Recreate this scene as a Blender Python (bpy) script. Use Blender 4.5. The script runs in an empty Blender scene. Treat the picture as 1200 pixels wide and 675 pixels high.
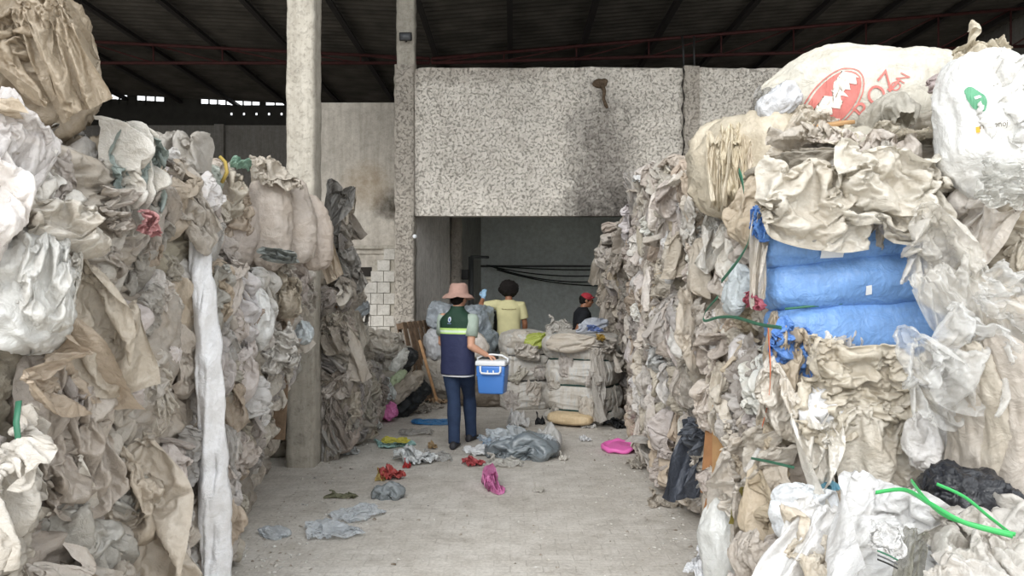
import bpy, bmesh, math, random, zlib, base64
import numpy as np
from mathutils import Vector, Matrix, Euler
from mathutils.bvhtree import BVHTree
PI = math.pi
R = math.radians
RNG = random.Random(11)
SC = bpy.context.scene
COL = SC.collection
F_PX = 880.0
CAM_H = 1.70
HOR = 337.5

def at(px, py, Y):
    return Vector(((px - 600) / F_PX * Y, Y, CAM_H + (HOR - py) / F_PX * Y))
def gy(py):
    return CAM_H * F_PX / (py - HOR)
def ground(px, py):
    Y = gy(py)
    return Vector(((px - 600) / F_PX * Y, Y, 0.0))
def srgb(r, g, b):
    def f(c):
        c /= 255.0
        return c / 12.92 if c <= .04045 else ((c + .055) / 1.055) ** 2.4
    return (f(r), f(g), f(b), 1.0)

# ------------------------------------------------------------ noise
def _hash(ix, iy, iz, s):
    n = (ix * 374761393 + iy * 668265263 + iz * 2147483647 + s * 974634777) & 0xffffffff
    n = ((n ^ (n >> 13)) * 1274126177) & 0xffffffff
    n = (n ^ (n >> 16)) & 0xffff
    return n / 65535.0
def vnoise(p, s=0):
    p = np.asarray(p, float)
    i = np.floor(p).astype(np.int64); f = p - i
    u = f * f * (3 - 2 * f)
    r = 0
    for dx in (0, 1):
        wx = u[:, 0] if dx else 1 - u[:, 0]
        for dy in (0, 1):
            wy = u[:, 1] if dy else 1 - u[:, 1]
            for dz in (0, 1):
                wz = u[:, 2] if dz else 1 - u[:, 2]
                r = r + wx * wy * wz * _hash(i[:, 0] + dx, i[:, 1] + dy, i[:, 2] + dz, s)
    return r * 2 - 1
def fbm(p, s=0, o=4):
    a, r = 1.0, 0
    for k in range(o):
        r = r + a * vnoise(p * 2 ** k, s + 17 * k); a *= .5
    return r
def ridge(p, s=0, o=3):
    a, r = 1.0, 0
    for k in range(o):
        r = r + a * (1 - np.abs(vnoise(p * 2.1 ** k, s + 31 * k)) * 2); a *= .5
    return r

# ------------------------------------------------------------ object helpers
def link(name, me, mat=None, parent=None, smooth=True):
    o = bpy.data.objects.new(name, me); COL.objects.link(o)
    if mat is not None and not me.materials: me.materials.append(mat)
    if smooth and len(me.polygons):
        me.polygons.foreach_set('use_smooth', np.ones(len(me.polygons), bool))
    if parent is not None: o.parent = parent
    return o
def mesh_np(name, v, f):
    me = bpy.data.meshes.new(name)
    v = np.asarray(v, np.float32); f = np.asarray(f, np.int32)
    me.vertices.add(len(v)); me.vertices.foreach_set('co', v.ravel())
    k = f.shape[1]
    me.loops.add(f.size); me.loops.foreach_set('vertex_index', f.ravel())
    me.polygons.add(len(f)); me.polygons.foreach_set('loop_start', np.arange(len(f), dtype=np.int32) * k)
    me.update(calc_edges=True); me.validate()
    return me
def gridfaces(nv, nu, wrap=False):
    j, i = np.meshgrid(np.arange(nv - 1), np.arange(nu if wrap else nu - 1), indexing='ij')
    j = j.ravel(); i = i.ravel(); i2 = (i + 1) % nu
    return np.stack([j * nu + i, j * nu + i2, (j + 1) * nu + i2, (j + 1) * nu + i], 1)
def tag(o, label=None, cat=None, group=None, kind=None):
    if label: o['label'] = label
    if cat: o['category'] = cat
    if group: o['group'] = group
    if kind: o['kind'] = kind
    return o
def empty(name, loc, label=None, cat=None, group=None, rz=0):
    o = bpy.data.objects.new(name, None); COL.objects.link(o)
    o.location = loc; o.rotation_euler = (0, 0, rz); o.empty_display_size = .1
    return tag(o, label, cat, group)

class MB:
    def __init__(s): s.v = []; s.f = []
    def add(s, v, f):
        n = len(s.v); s.v += [tuple(p) for p in v]; s.f += [tuple(n + i for i in q) for q in f]; return s
    def box(s, c, d, M=None, bev=0.0):
        hx, hy, hz = d[0] / 2, d[1] / 2, d[2] / 2
        bm = bmesh.new(); bmesh.ops.create_cube(bm, size=1)
        for q in bm.verts: q.co = Vector((q.co.x * d[0], q.co.y * d[1], q.co.z * d[2]))
        if bev > 0:
            bmesh.ops.bevel(bm, geom=list(bm.edges), offset=bev, segments=2, affect='EDGES', profile=.5)
        bm.verts.index_update()
        vs = []
        for q in bm.verts:
            p = q.co.copy()
            if M is not None: p = M @ p
            vs.append(p + Vector(c))
        s.add(vs, [[x.index for x in q.verts] for q in bm.faces]); bm.free()
        return s
    def tube(s, pts, rad, n=10, cap=True, flat=None):
        pts = [Vector(p) for p in pts]
        if not hasattr(rad, '__len__'): rad = [rad] * len(pts)
        vs, fs = [], []
        up = None
        for k, p in enumerate(pts):
            t = (pts[min(k + 1, len(pts) - 1)] - pts[max(k - 1, 0)])
            t = t.normalized() if t.length > 1e-9 else Vector((0, 0, 1))
            if up is None:
                a = Vector((0, 0, 1)) if abs(t.z) < .9 else Vector((0, 1, 0))
                up = (a - t * a.dot(t)).normalized()
            else:
                up = (up - t * up.dot(t)); up = up.normalized() if up.length > 1e-6 else t.orthogonal().normalized()
            sd = t.cross(up)
            for q in range(n):
                a = 2 * PI * q / n
                r1 = rad[k]; r2 = rad[k] * (flat if flat else 1)
                vs.append(p + up * math.cos(a) * r2 + sd * math.sin(a) * r1)
        for k in range(len(pts) - 1):
            for q in range(n):
                a = k * n + q; b = k * n + (q + 1) % n
                fs.append((a, b, b + n, a + n))
        if cap:
            fs.append(tuple(range(n - 1, -1, -1))); fs.append(tuple((len(pts) - 1) * n + q for q in range(n)))
        return s.add(vs, fs)
    def ell(s, c, r, M=None, nu=20, nv=14):
        vs, fs = [], []
        for j in range(nv + 1):
            th = PI * j / nv
            for i in range(nu):
                a = 2 * PI * i / nu
                p = Vector((r[0] * math.sin(th) * math.cos(a), r[1] * math.sin(th) * math.sin(a), r[2] * math.cos(th)))
                if M is not None: p = M @ p
                vs.append(p + Vector(c))
        for j in range(nv):
            for i in range(nu):
                a = j * nu + i; b = j * nu + (i + 1) % nu
                fs.append((a, a + nu, b + nu, b))
        return s.add(vs, fs)
    def loft(s, secs, n=28, cap=True):
        # secs: (cx, cy, cz, rx, ry, power)
        vs, fs = [], []
        for (cx, cy, cz, rx, ry, pw) in secs:
            for i in range(n):
                a = 2 * PI * i / n
                ca, sa = math.cos(a), math.sin(a)
                x = math.copysign(abs(ca) ** (2 / pw), ca) * rx; y = math.copysign(abs(sa) ** (2 / pw), sa) * ry
                vs.append((cx + x, cy + y, cz))
        for k in range(len(secs) - 1):
            for i in range(n):
                a = k * n + i; b = k * n + (i + 1) % n
                fs.append((a, b, b + n, a + n))
        if cap:
            fs.append(tuple(range(n - 1, -1, -1))); fs.append(tuple((len(secs) - 1) * n + q for q in range(n)))
        return s.add(vs, fs)
    def lathe(s, prof, c=(0, 0, 0), n=32):
        vs, fs = [], []
        for (r, z) in prof:
            for i in range(n):
                a = 2 * PI * i / n; vs.append((c[0] + r * math.cos(a), c[1] + r * math.sin(a), c[2] + z))
        for k in range(len(prof) - 1):
            for i in range(n):
                a = k * n + i; b = k * n + (i + 1) % n
                fs.append((a, b, b + n, a + n))
        return s.add(vs, fs)
    def xf(s, M):
        s.v = [tuple(M @ Vector(p)) for p in s.v]; return s
    def build(s, name, mat, parent=None, smooth=True, mesh_only=False):
        me = bpy.data.meshes.new(name); me.from_pydata(s.v, [], s.f); me.update()
        return link(name, me, mat, parent, smooth)
def shade_auto(o, ang=35):
    try:
        m = o.data
        bm = bmesh.new(); bm.from_mesh(m)
        for e in bm.edges:
            e.smooth = not (len(e.link_faces) == 2 and e.calc_face_angle(0) > R(ang))
        bm.to_mesh(m); bm.free()
    except Exception: pass
    return o

# ------------------------------------------------------------ materials
def newmat(name):
    m = bpy.data.materials.new(name); m.use_nodes = True
    nt = m.node_tree; nt.nodes.clear()
    return m, nt
class NT:
    def __init__(s, nt): s.nt = nt
    def n(s, t, **kw):
        x = s.nt.nodes.new(t)
        for k, v in kw.items():
            if k.startswith('_'): setattr(x, k[1:], v)
            else:
                key = k.replace('__', ' ')
                x.inputs[key].default_value = v
        return x
    def l(s, a, b): s.nt.links.new(a, b)
def out_bsdf(T, **kw):
    b = T.n('ShaderNodeBsdfPrincipled'); o = T.n('ShaderNodeOutputMaterial')
    for k, v in kw.items(): b.inputs[k.replace('__', ' ')].default_value = v
    T.l(b.outputs[0], o.inputs[0])
    return b, o
def noise(T, vec, scale, detail=4, rough=.55, dist=0.0):
    x = T.n('ShaderNodeTexNoise'); x.inputs['Scale'].default_value = scale; x.inputs['Detail'].default_value = detail
    x.inputs['Roughness'].default_value = rough; x.inputs['Distortion'].default_value = dist
    if vec is not None: T.l(vec, x.inputs['Vector'])
    return x.outputs['Fac']
def ramp(T, fac, stops):
    r = T.n('ShaderNodeValToRGB'); e = r.color_ramp.elements
    while len(e) < len(stops): e.new(.5)
    for i, (p, c) in enumerate(stops):
        e[i].position = p; e[i].color = c if len(c) == 4 else (*c, 1)
    T.l(fac, r.inputs[0]); return r.outputs[0]
def mix(T, fac, a, b, mode='MIX'):
    m = T.n('ShaderNodeMix', _data_type='RGBA', _blend_type=mode)
    for v, k in ((fac, 0), (a, 6), (b, 7)):
        if hasattr(v, 'is_linked') or hasattr(v, 'links'): T.l(v, m.inputs[k])
        else: m.inputs[k].default_value = v
    return m.outputs[2]
def math_(T, op, a, b=0.0, clamp=False):
    m = T.n('ShaderNodeMath', _operation=op, _use_clamp=clamp)
    for v, k in ((a, 0), (b, 1)):
        if hasattr(v, 'links'): T.l(v, m.inputs[k])
        else: m.inputs[k].default_value = v
    return m.outputs[0]
def bump(T, h, strength, dist, normal=None):
    b = T.n('ShaderNodeBump'); b.inputs['Strength'].default_value = strength; b.inputs['Distance'].default_value = dist
    T.l(h, b.inputs['Height'])
    if normal is not None: T.l(normal, b.inputs['Normal'])
    return b.outputs[0]
def coords(T, kind='Object', scale=None):
    c = T.n('ShaderNodeTexCoord').outputs[kind]
    if scale is None: return c
    m = T.n('ShaderNodeMapping'); m.inputs['Scale'].default_value = scale; T.l(c, m.inputs[0]); return m.outputs[0]

def film_mat(name, clear=0.0, rough=.42, translucent=.18, dirt=.6, spec=.5):
    m, nt = newmat(name); T = NT(nt)
    oi = T.n('ShaderNodeObjectInfo'); co = coords(T)
    off = T.n('ShaderNodeVectorMath', _operation='ADD'); T.l(co, off.inputs[0])
    sc = T.n('ShaderNodeVectorMath', _operation='SCALE'); sc.inputs[0].default_value = (37, 17, 23); T.l(oi.outputs['Random'], sc.inputs[3])
    T.l(sc.outputs[0], off.inputs[1]); v = off.outputs[0]
    n1 = noise(T, v, 4.5, 5, .6, .5)
    n2 = noise(T, v, 22, 4, .6, .3)
    d = ramp(T, n1, [(.38, (0, 0, 0)), (.68, (1, 1, 1))])
    base = mix(T, 1.0, oi.outputs["Color"], ramp(T, n2, [(.3, (.88, .875, .86)), (.7, (1.06, 1.06, 1.06))]), 'MULTIPLY')
    dirty = mix(T, 1.0, oi.outputs['Color'], (.80, .745, .67, 1), 'MULTIPLY')
    fac = math_(T, 'MULTIPLY', d, dirt)
    col = mix(T, fac, base, dirty)
    b = T.n('ShaderNodeBsdfPrincipled'); T.l(col, b.inputs['Base Color'])
    rr = T.n('ShaderNodeMapRange'); rr.inputs[3].default_value = rough - .1; rr.inputs[4].default_value = rough + .2; T.l(n1, rr.inputs[0])
    T.l(rr.outputs[0], b.inputs['Roughness']); b.inputs['Specular IOR Level'].default_value = spec
    # fine crinkle: warped cell ridges
    w = T.n('ShaderNodeVectorMath', _operation='ADD'); nn = T.n('ShaderNodeTexNoise'); nn.inputs['Scale'].default_value = 9; T.l(v, nn.inputs['Vector'])
    ws = T.n('ShaderNodeVectorMath', _operation='SCALE'); ws.inputs[3].default_value = .12; T.l(nn.outputs['Color'], ws.inputs[0])
    T.l(v, w.inputs[0]); T.l(ws.outputs[0], w.inputs[1])
    vo = T.n('ShaderNodeTexVoronoi', _feature='F1'); vo.inputs['Scale'].default_value = 26; T.l(w.outputs[0], vo.inputs['Vector'])
    vo2 = T.n('ShaderNodeTexVoronoi', _feature='F1'); vo2.inputs['Scale'].default_value = 70; T.l(w.outputs[0], vo2.inputs['Vector'])
    h = math_(T, 'ADD', vo.outputs['Distance'], math_(T, 'MULTIPLY', vo2.outputs['Distance'], .35))
    cr = math_(T, 'ABSOLUTE', math_(T, 'SUBTRACT', noise(T, w.outputs[0], 34, 3, .6, .8), .5))
    h = math_(T, 'ADD', h, math_(T, 'MULTIPLY', cr, -2.2))
    nb = bump(T, h, .42, .010)
    T.l(nb, b.inputs['Normal'])
    tr = T.n('ShaderNodeBsdfTranslucent'); T.l(col, tr.inputs[0]); T.l(nb, tr.inputs['Normal'])
    ms = T.n('ShaderNodeMixShader'); ms.inputs[0].default_value = translucent
    T.l(b.outputs[0], ms.inputs[1]); T.l(tr.outputs[0], ms.inputs[2])
    o = T.n('ShaderNodeOutputMaterial'); last = ms.outputs[0]
    if clear > 0:
        tp = T.n('ShaderNodeBsdfTransparent'); m2 = T.n('ShaderNodeMixShader'); m2.inputs[0].default_value = clear
        T.l(last, m2.inputs[1]); T.l(tp.outputs[0], m2.inputs[2]); last = m2.outputs[0]
    T.l(last, o.inputs[0])
    return m
def flat_mat(name, col, rough=.6, spec=.4, nscale=0, namp=.2, bscale=0, bstr=.2, metal=0.0):
    m, nt = newmat(name); T = NT(nt); b, o = out_bsdf(T, Roughness=rough, Metallic=metal)
    b.inputs['Specular IOR Level'].default_value = spec
    b.inputs['Base Color'].default_value = col
    co = coords(T)
    if nscale:
        n1 = noise(T, co, nscale, 5)
        lo = tuple(c * (1 - namp) for c in col[:3]); hi = tuple(min(1, c * (1 + namp)) for c in col[:3])
        T.l(ramp(T, n1, [(.3, lo), (.7, hi)]), b.inputs['Base Color'])
    if bscale: T.l(bump(T, noise(T, co, bscale, 4), bstr, .01), b.inputs['Normal'])
    return m
def woven_mat(name, rough=.5, dirt=.5, scale=160):
    m, nt = newmat(name); T = NT(nt); b, o = out_bsdf(T)
    oi = T.n('ShaderNodeObjectInfo'); co = coords(T)
    n1 = noise(T, co, 5, 6, .6, .6); n2 = noise(T, coords(T, 'Object', (1, 1, .12)), 60, 3)
    base = mix(T, 1.0, oi.outputs['Color'], ramp(T, n2, [(.3, (.86, .86, .85)), (.7, (1.04, 1.04, 1.04))]), 'MULTIPLY')
    dirty = mix(T, 1.0, oi.outputs['Color'], (.68, .62, .54, 1), 'MULTIPLY')
    T.l(mix(T, math_(T, 'MULTIPLY', ramp(T, n1, [(.42, (0, 0, 0)), (.72, (1, 1, 1))]), dirt), base, dirty), b.inputs['Base Color'])
    b.inputs['Roughness'].default_value = rough
    ch = T.n('ShaderNodeTexChecker'); ch.inputs['Scale'].default_value = scale; T.l(co, ch.inputs[0])
    nb = bump(T, ch.outputs[1], .12, .002)
    n3 = noise(T, co, 14, 4, .6, .8)
    T.l(bump(T, n3, .5, .03, nb), b.inputs['Normal'])
    return m
# ------------------------------------------------------------ draped film shapes
CLOTHS = [('hang', 1), ('hang', 2), ('puff', 3), ('puff', 4), ('swag', 5), ('swag', 6), ('knot', 7), ('knot', 8), ('crumple', 9), ('crumple', 10), ('bag', 11), ('bag', 12), ('puff', 13)]
def simulate():
    N = 44; objs = []
    for idx, (kind, seed) in enumerate(CLOTHS):
        rng = np.random.RandomState(seed); nu = nv = N
        if kind == 'bag':
            v = []
            for j in range(nv):
                t = j / (nv - 1); pr = math.sin(PI * t) ** .35 * .97 + .03 if 0 < t < 1 else .03
                for i in range(nu):
                    a = 2 * PI * i / nu; v.append((math.cos(a) * .25 * pr, math.sin(a) * .10 * pr, (t - .5) * .62))
            v = np.array(v)
        else:
            t = (np.arange(N) / (N - 1) - .5) * .6; Z, X = np.meshgrid(t, t, indexing='ij')
            v = np.stack([X.ravel(), np.zeros(N * N), Z.ravel()], 1)
        for k in range(10):
            d = rng.normal(size=3); d /= np.linalg.norm(d); v[:, 1] += .008 * np.sin(v @ d * rng.uniform(8, 45) + rng.uniform(0, 6))
        o = link('cloth', mesh_np('cloth', v, gridfaces(nv, nu, kind == 'bag')))
        o.location = (idx * 3.0, -.08 if kind == 'bag' else 0, 0)
        vg = o.vertex_groups.new(name='pin'); pts = []
        if kind == 'hang': pts = [(rng.uniform(0, 1), rng.uniform(.45, 1)) for _ in range(rng.randint(4, 8))] + [(rng.uniform(0, .15), 1), (rng.uniform(.85, 1), 1)]
        elif kind == 'puff': pts = [(x + rng.uniform(-.08, .08), y + rng.uniform(-.08, .08)) for x in (0, .5, 1) for y in (0, .5, 1) if not (x == .5 and y == .5 and rng.rand() < .5)]
        elif kind == 'swag': pts = [(0, 1), (1, 1), (0, .2), (1, rng.uniform(.2, .6)), (rng.uniform(.3, .7), .95)]
        elif kind == 'crumple': pts = [(rng.uniform(0, 1), rng.uniform(0, 1)) for _ in range(16)]
        elif kind == 'knot': pts = [(rng.uniform(.3, .7), rng.uniform(.6, .9)), (rng.uniform(0, .3), rng.uniform(.1, .4)), (rng.uniform(.7, 1), rng.uniform(.2, .7)), (.1, .95)]
        else:
            vg.add([(nv - 1) * nu + i for i in range(nu)], 1, 'REPLACE')
            vg.add([i for i in range(nu) if rng.rand() < .3], 1, 'REPLACE')
            vg.add([int(rng.randint(5, nv - 5) * nu + rng.randint(nu)) for _ in range(3)], 1, 'REPLACE')
        for (a, b) in pts:
            ci = min(nu - 2, max(1, int(a * (nu - 1)))); cj = min(nv - 2, max(1, int(b * (nv - 1))))
            vg.add([(cj + dj) * nu + ci + di for dj in (-1, 0, 1) for di in (-1, 0, 1)], 1, 'REPLACE')
        m = o.modifiers.new('cloth', 'CLOTH'); s = m.settings
        s.quality = 6; s.mass = .12; s.tension_stiffness = 30; s.compression_stiffness = 30; s.shear_stiffness = 15; s.bending_stiffness = .05
        s.tension_damping = 8; s.compression_damping = 8; s.air_damping = 3; s.vertex_group_mass = 'pin'
        s.shrink_min = {'hang': -.55, 'puff': -.75, 'swag': -.7, 'crumple': -.55, 'knot': -.9, 'bag': -.45}[kind]
        if kind == 'bag': s.use_pressure = True; s.uniform_pressure_force = 1.2
        c = m.collision_settings; c.use_self_collision = True; c.self_distance_min = .004; c.distance_min = .004; c.collision_quality = 3
        m.point_cache.frame_end = 60; objs.append(o)
    w = MB().box((18, .14, 0), (44, .2, 4)).build('collider', None)
    w.modifiers.new('col', 'COLLISION'); w.collision.thickness_outer = .004; w.collision.cloth_friction = 20
    SC.gravity = (0, 1.4, -7); SC.frame_end = 60
    for f in range(1, 50): SC.frame_set(f)
    dg = bpy.context.evaluated_depsgraph_get(); res = {}
    for (kind, seed), o in zip(CLOTHS, objs):
        e = o.evaluated_get(dg).to_mesh(); co = np.zeros(len(e.vertices) * 3); e.vertices.foreach_get('co', co)
        res['%s_%d' % (kind, seed)] = co.reshape(44, 44, 3)
    for o in objs + [w]:
        me = o.data; bpy.data.objects.remove(o); bpy.data.meshes.remove(me)
    SC.frame_set(1); SC.gravity = (0, 0, -9.81)
    return res
def up2(a, wrap=False):
    def mid(x, ax):
        x = np.moveaxis(x, ax, 0)
        if wrap and ax == 1:
            m = (-np.roll(x, 1, 0) + 9 * x + 9 * np.roll(x, -1, 0) - np.roll(x, -2, 0)) / 16
            r = np.empty((2 * len(x), *x.shape[1:])); r[0::2] = x; r[1::2] = m
        else:
            xp = np.concatenate([2 * x[:1] - x[1:2], x, 2 * x[-1:] - x[-2:-1]])
            m = (-xp[:-3] + 9 * xp[1:-2] + 9 * xp[2:-1] - xp[3:]) / 16
            r = np.empty((2 * len(x) - 1, *x.shape[1:])); r[0::2] = x; r[1::2] = m
        return np.moveaxis(r, 0, ax)
    return mid(mid(a, 0), 1)
RAG = {}
def make_rags():
    for k, b in simulate().items():
        bag = k.startswith('bag')
        variants = [(k, 0)] if bag else [(k, 0), (k + '_tucked', .16)]
        for (kk, tuck) in variants:
            a = b.copy()
            if tuck:
                t = np.abs(np.linspace(-1, 1, 44)); e = np.maximum(t[:, None], t[None, :]); f = np.clip((e - .55) / .45, 0, 1) ** 2
                a[:, :, 1] += tuck * f
                a[:, :, 0] *= 1 - .12 * f; a[:, :, 2] *= 1 - .10 * f
            g = up2(a, bag); nv, nu, _ = g.shape; v = g.reshape(-1, 3)
            c = (v.min(0) + v.max(0)) / 2
            v[:, 0] -= c[0]; v[:, 2] -= c[2]; v[:, 1] -= (b[:, :, 1].max() if not bag else c[1])
            v[:, 1] += .003 * ridge(v * 22, len(kk), 2)
            f = gridfaces(nv, nu, bag)
            me = mesh_np('film_' + k.split('_')[0], v, f)
            me.polygons.foreach_set('use_smooth', np.ones(len(f), bool)); me.materials.append(None)
            RAG[kk] = me
SHEETS = ['hang_1', 'hang_2', 'puff_3', 'puff_4', 'swag_5', 'swag_6', 'knot_7', 'knot_8', 'puff_13']
SHEETS = [k + '_tucked' for k in SHEETS] * 2 + SHEETS
FLOORS = ['crumple_9', 'crumple_10']
BAGS = ['bag_11', 'bag_12']
def rag(name, k, pos, yaw, roll=0, tilt=0, scale=(1, 1, 1), col=(1, 1, 1, 1), mat=None, parent=None, yaw_is_normal=True):
    o = bpy.data.objects.new(name, RAG[k]); COL.objects.link(o)
    o.material_slots[0].link = 'OBJECT'; o.material_slots[0].material = mat or M_FILM
    o.color = col
    Mx = Matrix.Rotation(yaw + PI / 2, 4, 'Z') @ Matrix.Rotation(tilt, 4, 'X') @ Matrix.Rotation(roll, 4, 'Y')
    o.rotation_euler = Mx.to_euler(); o.scale = scale
    if parent is not None:
        o.parent = parent; o.location = parent.matrix_basis.inverted() @ Vector(pos)
        if parent.rotation_euler.z: o.rotation_euler = (Matrix.Rotation(-parent.rotation_euler.z, 4, 'Z') @ Mx).to_euler()
    else: o.location = pos
    return o
def jit(c, a=.12, r=RNG):
    k = 1 + r.uniform(-a, a)
    return (min(1, c[0] * k), min(1, c[1] * k * (1 + r.uniform(-.02, .02))), min(1, c[2] * k * (1 + r.uniform(-.04, .04))), 1)
PAL_L = [srgb(*c) for c in [(219, 212, 205), (205, 197, 188), (227, 222, 217), (195, 186, 176), (211, 204, 196), (187, 179, 171), (235, 232, 229), (201, 186, 167), (213, 205, 195), (183, 179, 174)]]
PAL_R = [srgb(*c) for c in [(228, 223, 215), (216, 208, 196), (234, 231, 226), (206, 197, 184), (222, 214, 203), (212, 205, 195), (240, 239, 237), (210, 196, 175), (224, 216, 203), (198, 192, 185)]]
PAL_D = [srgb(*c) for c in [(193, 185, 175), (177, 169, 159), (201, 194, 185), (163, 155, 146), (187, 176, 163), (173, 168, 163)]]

# ------------------------------------------------------------ bale cores
CORES = []
def make_cores(n=5, res=70):
    for s in range(n):
        vs, fs, off = [], [], 0
        axes = [(0, 1, 2), (0, 2, 1), (1, 2, 0)]
        for (a, b, c) in axes:
            for sg in (-1, 1):
                t = np.linspace(-.5, .5, res)
                J, I = np.meshgrid(t, t, indexing='ij')
                p = np.zeros((res * res, 3)); p[:, a] = I.ravel(); p[:, b] = J.ravel(); p[:, c] = .5 * sg
                f = gridfaces(res, res)
                flip = (sg > 0) != ((a, b, c) in ((0, 1, 2), (1, 2, 0)))
                if flip: f = f[:, ::-1]
                vs.append(p); fs.append(f + off); off += res * res
        p = np.concatenate(vs); f = np.concatenate(fs)
        # rounded box
        r = .14; q = np.clip(p, -.5 + r, .5 - r); d = p - q; L = np.linalg.norm(d, axis=1, keepdims=True); n_ = d / np.maximum(L, 1e-9)
        p = q + n_ * r
        w = np.stack([fbm(p * 3 + 5, s), fbm(p * 3 + 9, s + 3), fbm(p * 3 + 2, s + 7)], 1) * .14
        pw = p + w
        big = fbm(p * 2.2 + 3.3, s + 50, 3) * .05
        if s % 2 == 0: st = np.array([13, 13, 3.2])
        else: st = np.array([3.5, 3.5, 15])
        fold = ridge(pw * st, s + 90, 2) * .022
        fine = ridge((p + w * .6) * np.array([19, 19, 11]), s + 120, 2) * .011
        p = p + n_ * (big + fold + fine)[:, None]
        CORES.append(mesh_np('pressed_film', p, f))
        CORES[-1].polygons.foreach_set('use_smooth', np.ones(len(f), bool)); CORES[-1].materials.append(None)

NB = 0
AVOID = [(-60, 72, 268, 398), (262, 392, 210, 340), (1122, 1230, 395, 600), (828, 880, 590, 690), (832, 950, 155, 240)]
def bale(label, x0, x1, y0, y1, z0, z1, faces, pal, dens=15, rs=(.30, .62), sheets=SHEETS, colc=None, group=None, clear=.10, bagp=.07, strap=None, seed=None, over=.02, flop=.5):
    global NB
    NB += 1
    r = random.Random(seed if seed is not None else 100 + NB)
    cx, cy = (x0 + x1) / 2, (y0 + y1) / 2
    root = empty('film_bale', (cx, cy, z0), label, 'bale', group)
    core = bpy.data.objects.new('pressed_film', CORES[NB % len(CORES)]); COL.objects.link(core)
    core.parent = root; core.location = (0, 0, (z1 - z0) / 2)
    core.scale = (x1 - x0, y1 - y0, z1 - z0); core.rotation_euler = (0, 0, PI * (NB % 2))
    core.material_slots[0].link = 'OBJECT'; core.material_slots[0].material = M_CORE
    core.color = colc or jit(srgb(168, 161, 150), .1, r)
    spots = []
    for fc in faces:
        if fc in 'LR':
            A = (y1 - y0) * (z1 - z0)
            x = x0 if fc == 'L' else x1; yaw = PI if fc == 'L' else 0
            for k in range(int(A * dens * 1.45 + .5)):
                spots.append((x, r.uniform(y0, y1), r.uniform(z0 + .04, z1 - .02), yaw, 0, fc))
        elif fc in 'FB':
            A = (x1 - x0) * (z1 - z0)
            y = y0 if fc == 'F' else y1; yaw = -PI / 2 if fc == 'F' else PI / 2
            for k in range(int(A * dens * 1.45 + .5)):
                spots.append((r.uniform(x0, x1), y, r.uniform(z0 + .04, z1 - .02), yaw, 0, fc))
        elif fc == 'T':
            A = (x1 - x0) * (y1 - y0)
            for k in range(int(A * dens + .5)):
                spots.append((r.uniform(x0, x1), r.uniform(y0, y1), z1, r.uniform(-PI, PI), 1, fc))
    r.shuffle(spots)
    for (x, y, z, yaw, top, fc) in spots[:96]:
        s = r.uniform(*rs)
        spot_u, spot_v = 600 + x / y * F_PX, HOR - (z - CAM_H) / y * F_PX
        if True in [a <= spot_u <= b and c <= spot_v <= d for a, b, c, d in AVOID]: continue
        isbag = r.random() < bagp
        if top: k = r.choice(FLOORS + ['puff_3', 'puff_4', 'knot_8'])
        elif isbag: k = r.choice(BAGS)
        else: k = r.choice(sheets)
        sx = s * r.uniform(.5, 1.05) * r.choice((-1, 1)); sz = s * r.uniform(.8, 1.35)
        sy = s * (r.uniform(.8, 1.5) if not isbag else r.uniform(.7, 1.1))
        if isbag: sx *= .72; sz *= .72
        out = over + r.uniform(-.02, .05) + (.0 if not isbag else -.01)
        dx, dy = math.cos(yaw), math.sin(yaw)
        mat = M_CLEAR if r.random() < clear else M_FILM
        col = jit(r.choice(pal), .1, r)
        if top:
            rag('film_bag' if isbag else 'film_sheet', k, (x, y, z + .015), yaw, r.uniform(-PI, PI), -PI / 2 + r.uniform(-.35, .35), (sx, sy, sz), col, mat, root)
        else:
            roll = r.gauss(0, .38) if r.random() > .15 else r.uniform(-PI, PI)
            if z - sz * .35 < .03: z = .03 + sz * .35
            rag('film_bag' if isbag else 'film_sheet', k, (x + dx * out, y + dy * out, z), yaw + r.gauss(0, .28), roll, r.gauss(-.05, .22), (sx, sy, sz), col, mat, root)
    if strap:
        for (zz, cc) in strap:
            mb = MB(); pts = []
            n = 40
            for i in range(n + 1):
                a = 2 * PI * i / n; ca, sa = math.cos(a), math.sin(a)
                px = math.copysign(abs(ca) ** .35, ca) * ((x1 - x0) / 2 + .035); py = math.copysign(abs(sa) ** .35, sa) * ((y1 - y0) / 2 + .035)
                pts.append((px, py, zz - z0 + .02 * math.sin(3 * a + NB)))
            mb.tube(pts, .007, 6, False)
            mb.build('strap', cc, root)
    return root
# ------------------------------------------------------------ materials in use
M_FILM = film_mat('film', 0, .34, .22, .6, .6)
M_CORE = film_mat('packed_film', 0, .55, .05, .9, .35)
M_CLEAR = film_mat('clear_film', .30, .2, .25, .2, .9)
M_SHINE = film_mat('shiny_film', .12, .12, .1, .1, 1.2)
M_CLEARER = film_mat('clear_film_thin', .55, .16, .25, .15, 1.0)
M_GLOSS = film_mat('glossy_film', 0, .25, .12, .3, .7)
M_WOVEN = woven_mat('woven_sack')
M_GREEN = flat_mat('green_strap', srgb(58, 112, 88), .45)
M_BRGREEN = flat_mat('bright_green_ribbon', srgb(72, 186, 104), .3)
M_BLACK = flat_mat('black_strap', srgb(28, 32, 32), .4)
M_ORANGE = flat_mat('orange_strap', srgb(205, 110, 70), .5)
M_WHITE = flat_mat('white_plastic', srgb(235, 238, 240), .4)
M_STEEL = flat_mat('steel', srgb(120, 122, 125), .35, .5, metal=.8)
M_DARK = flat_mat('dark_metal', srgb(34, 33, 32), .5)
M_WOOD = flat_mat('weathered_wood', srgb(128, 108, 88), .8, .2, 14, .3, 40, .4)
M_CARD = flat_mat('cardboard', srgb(176, 140, 100), .85, .15, 9, .18, 30, .3)

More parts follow.
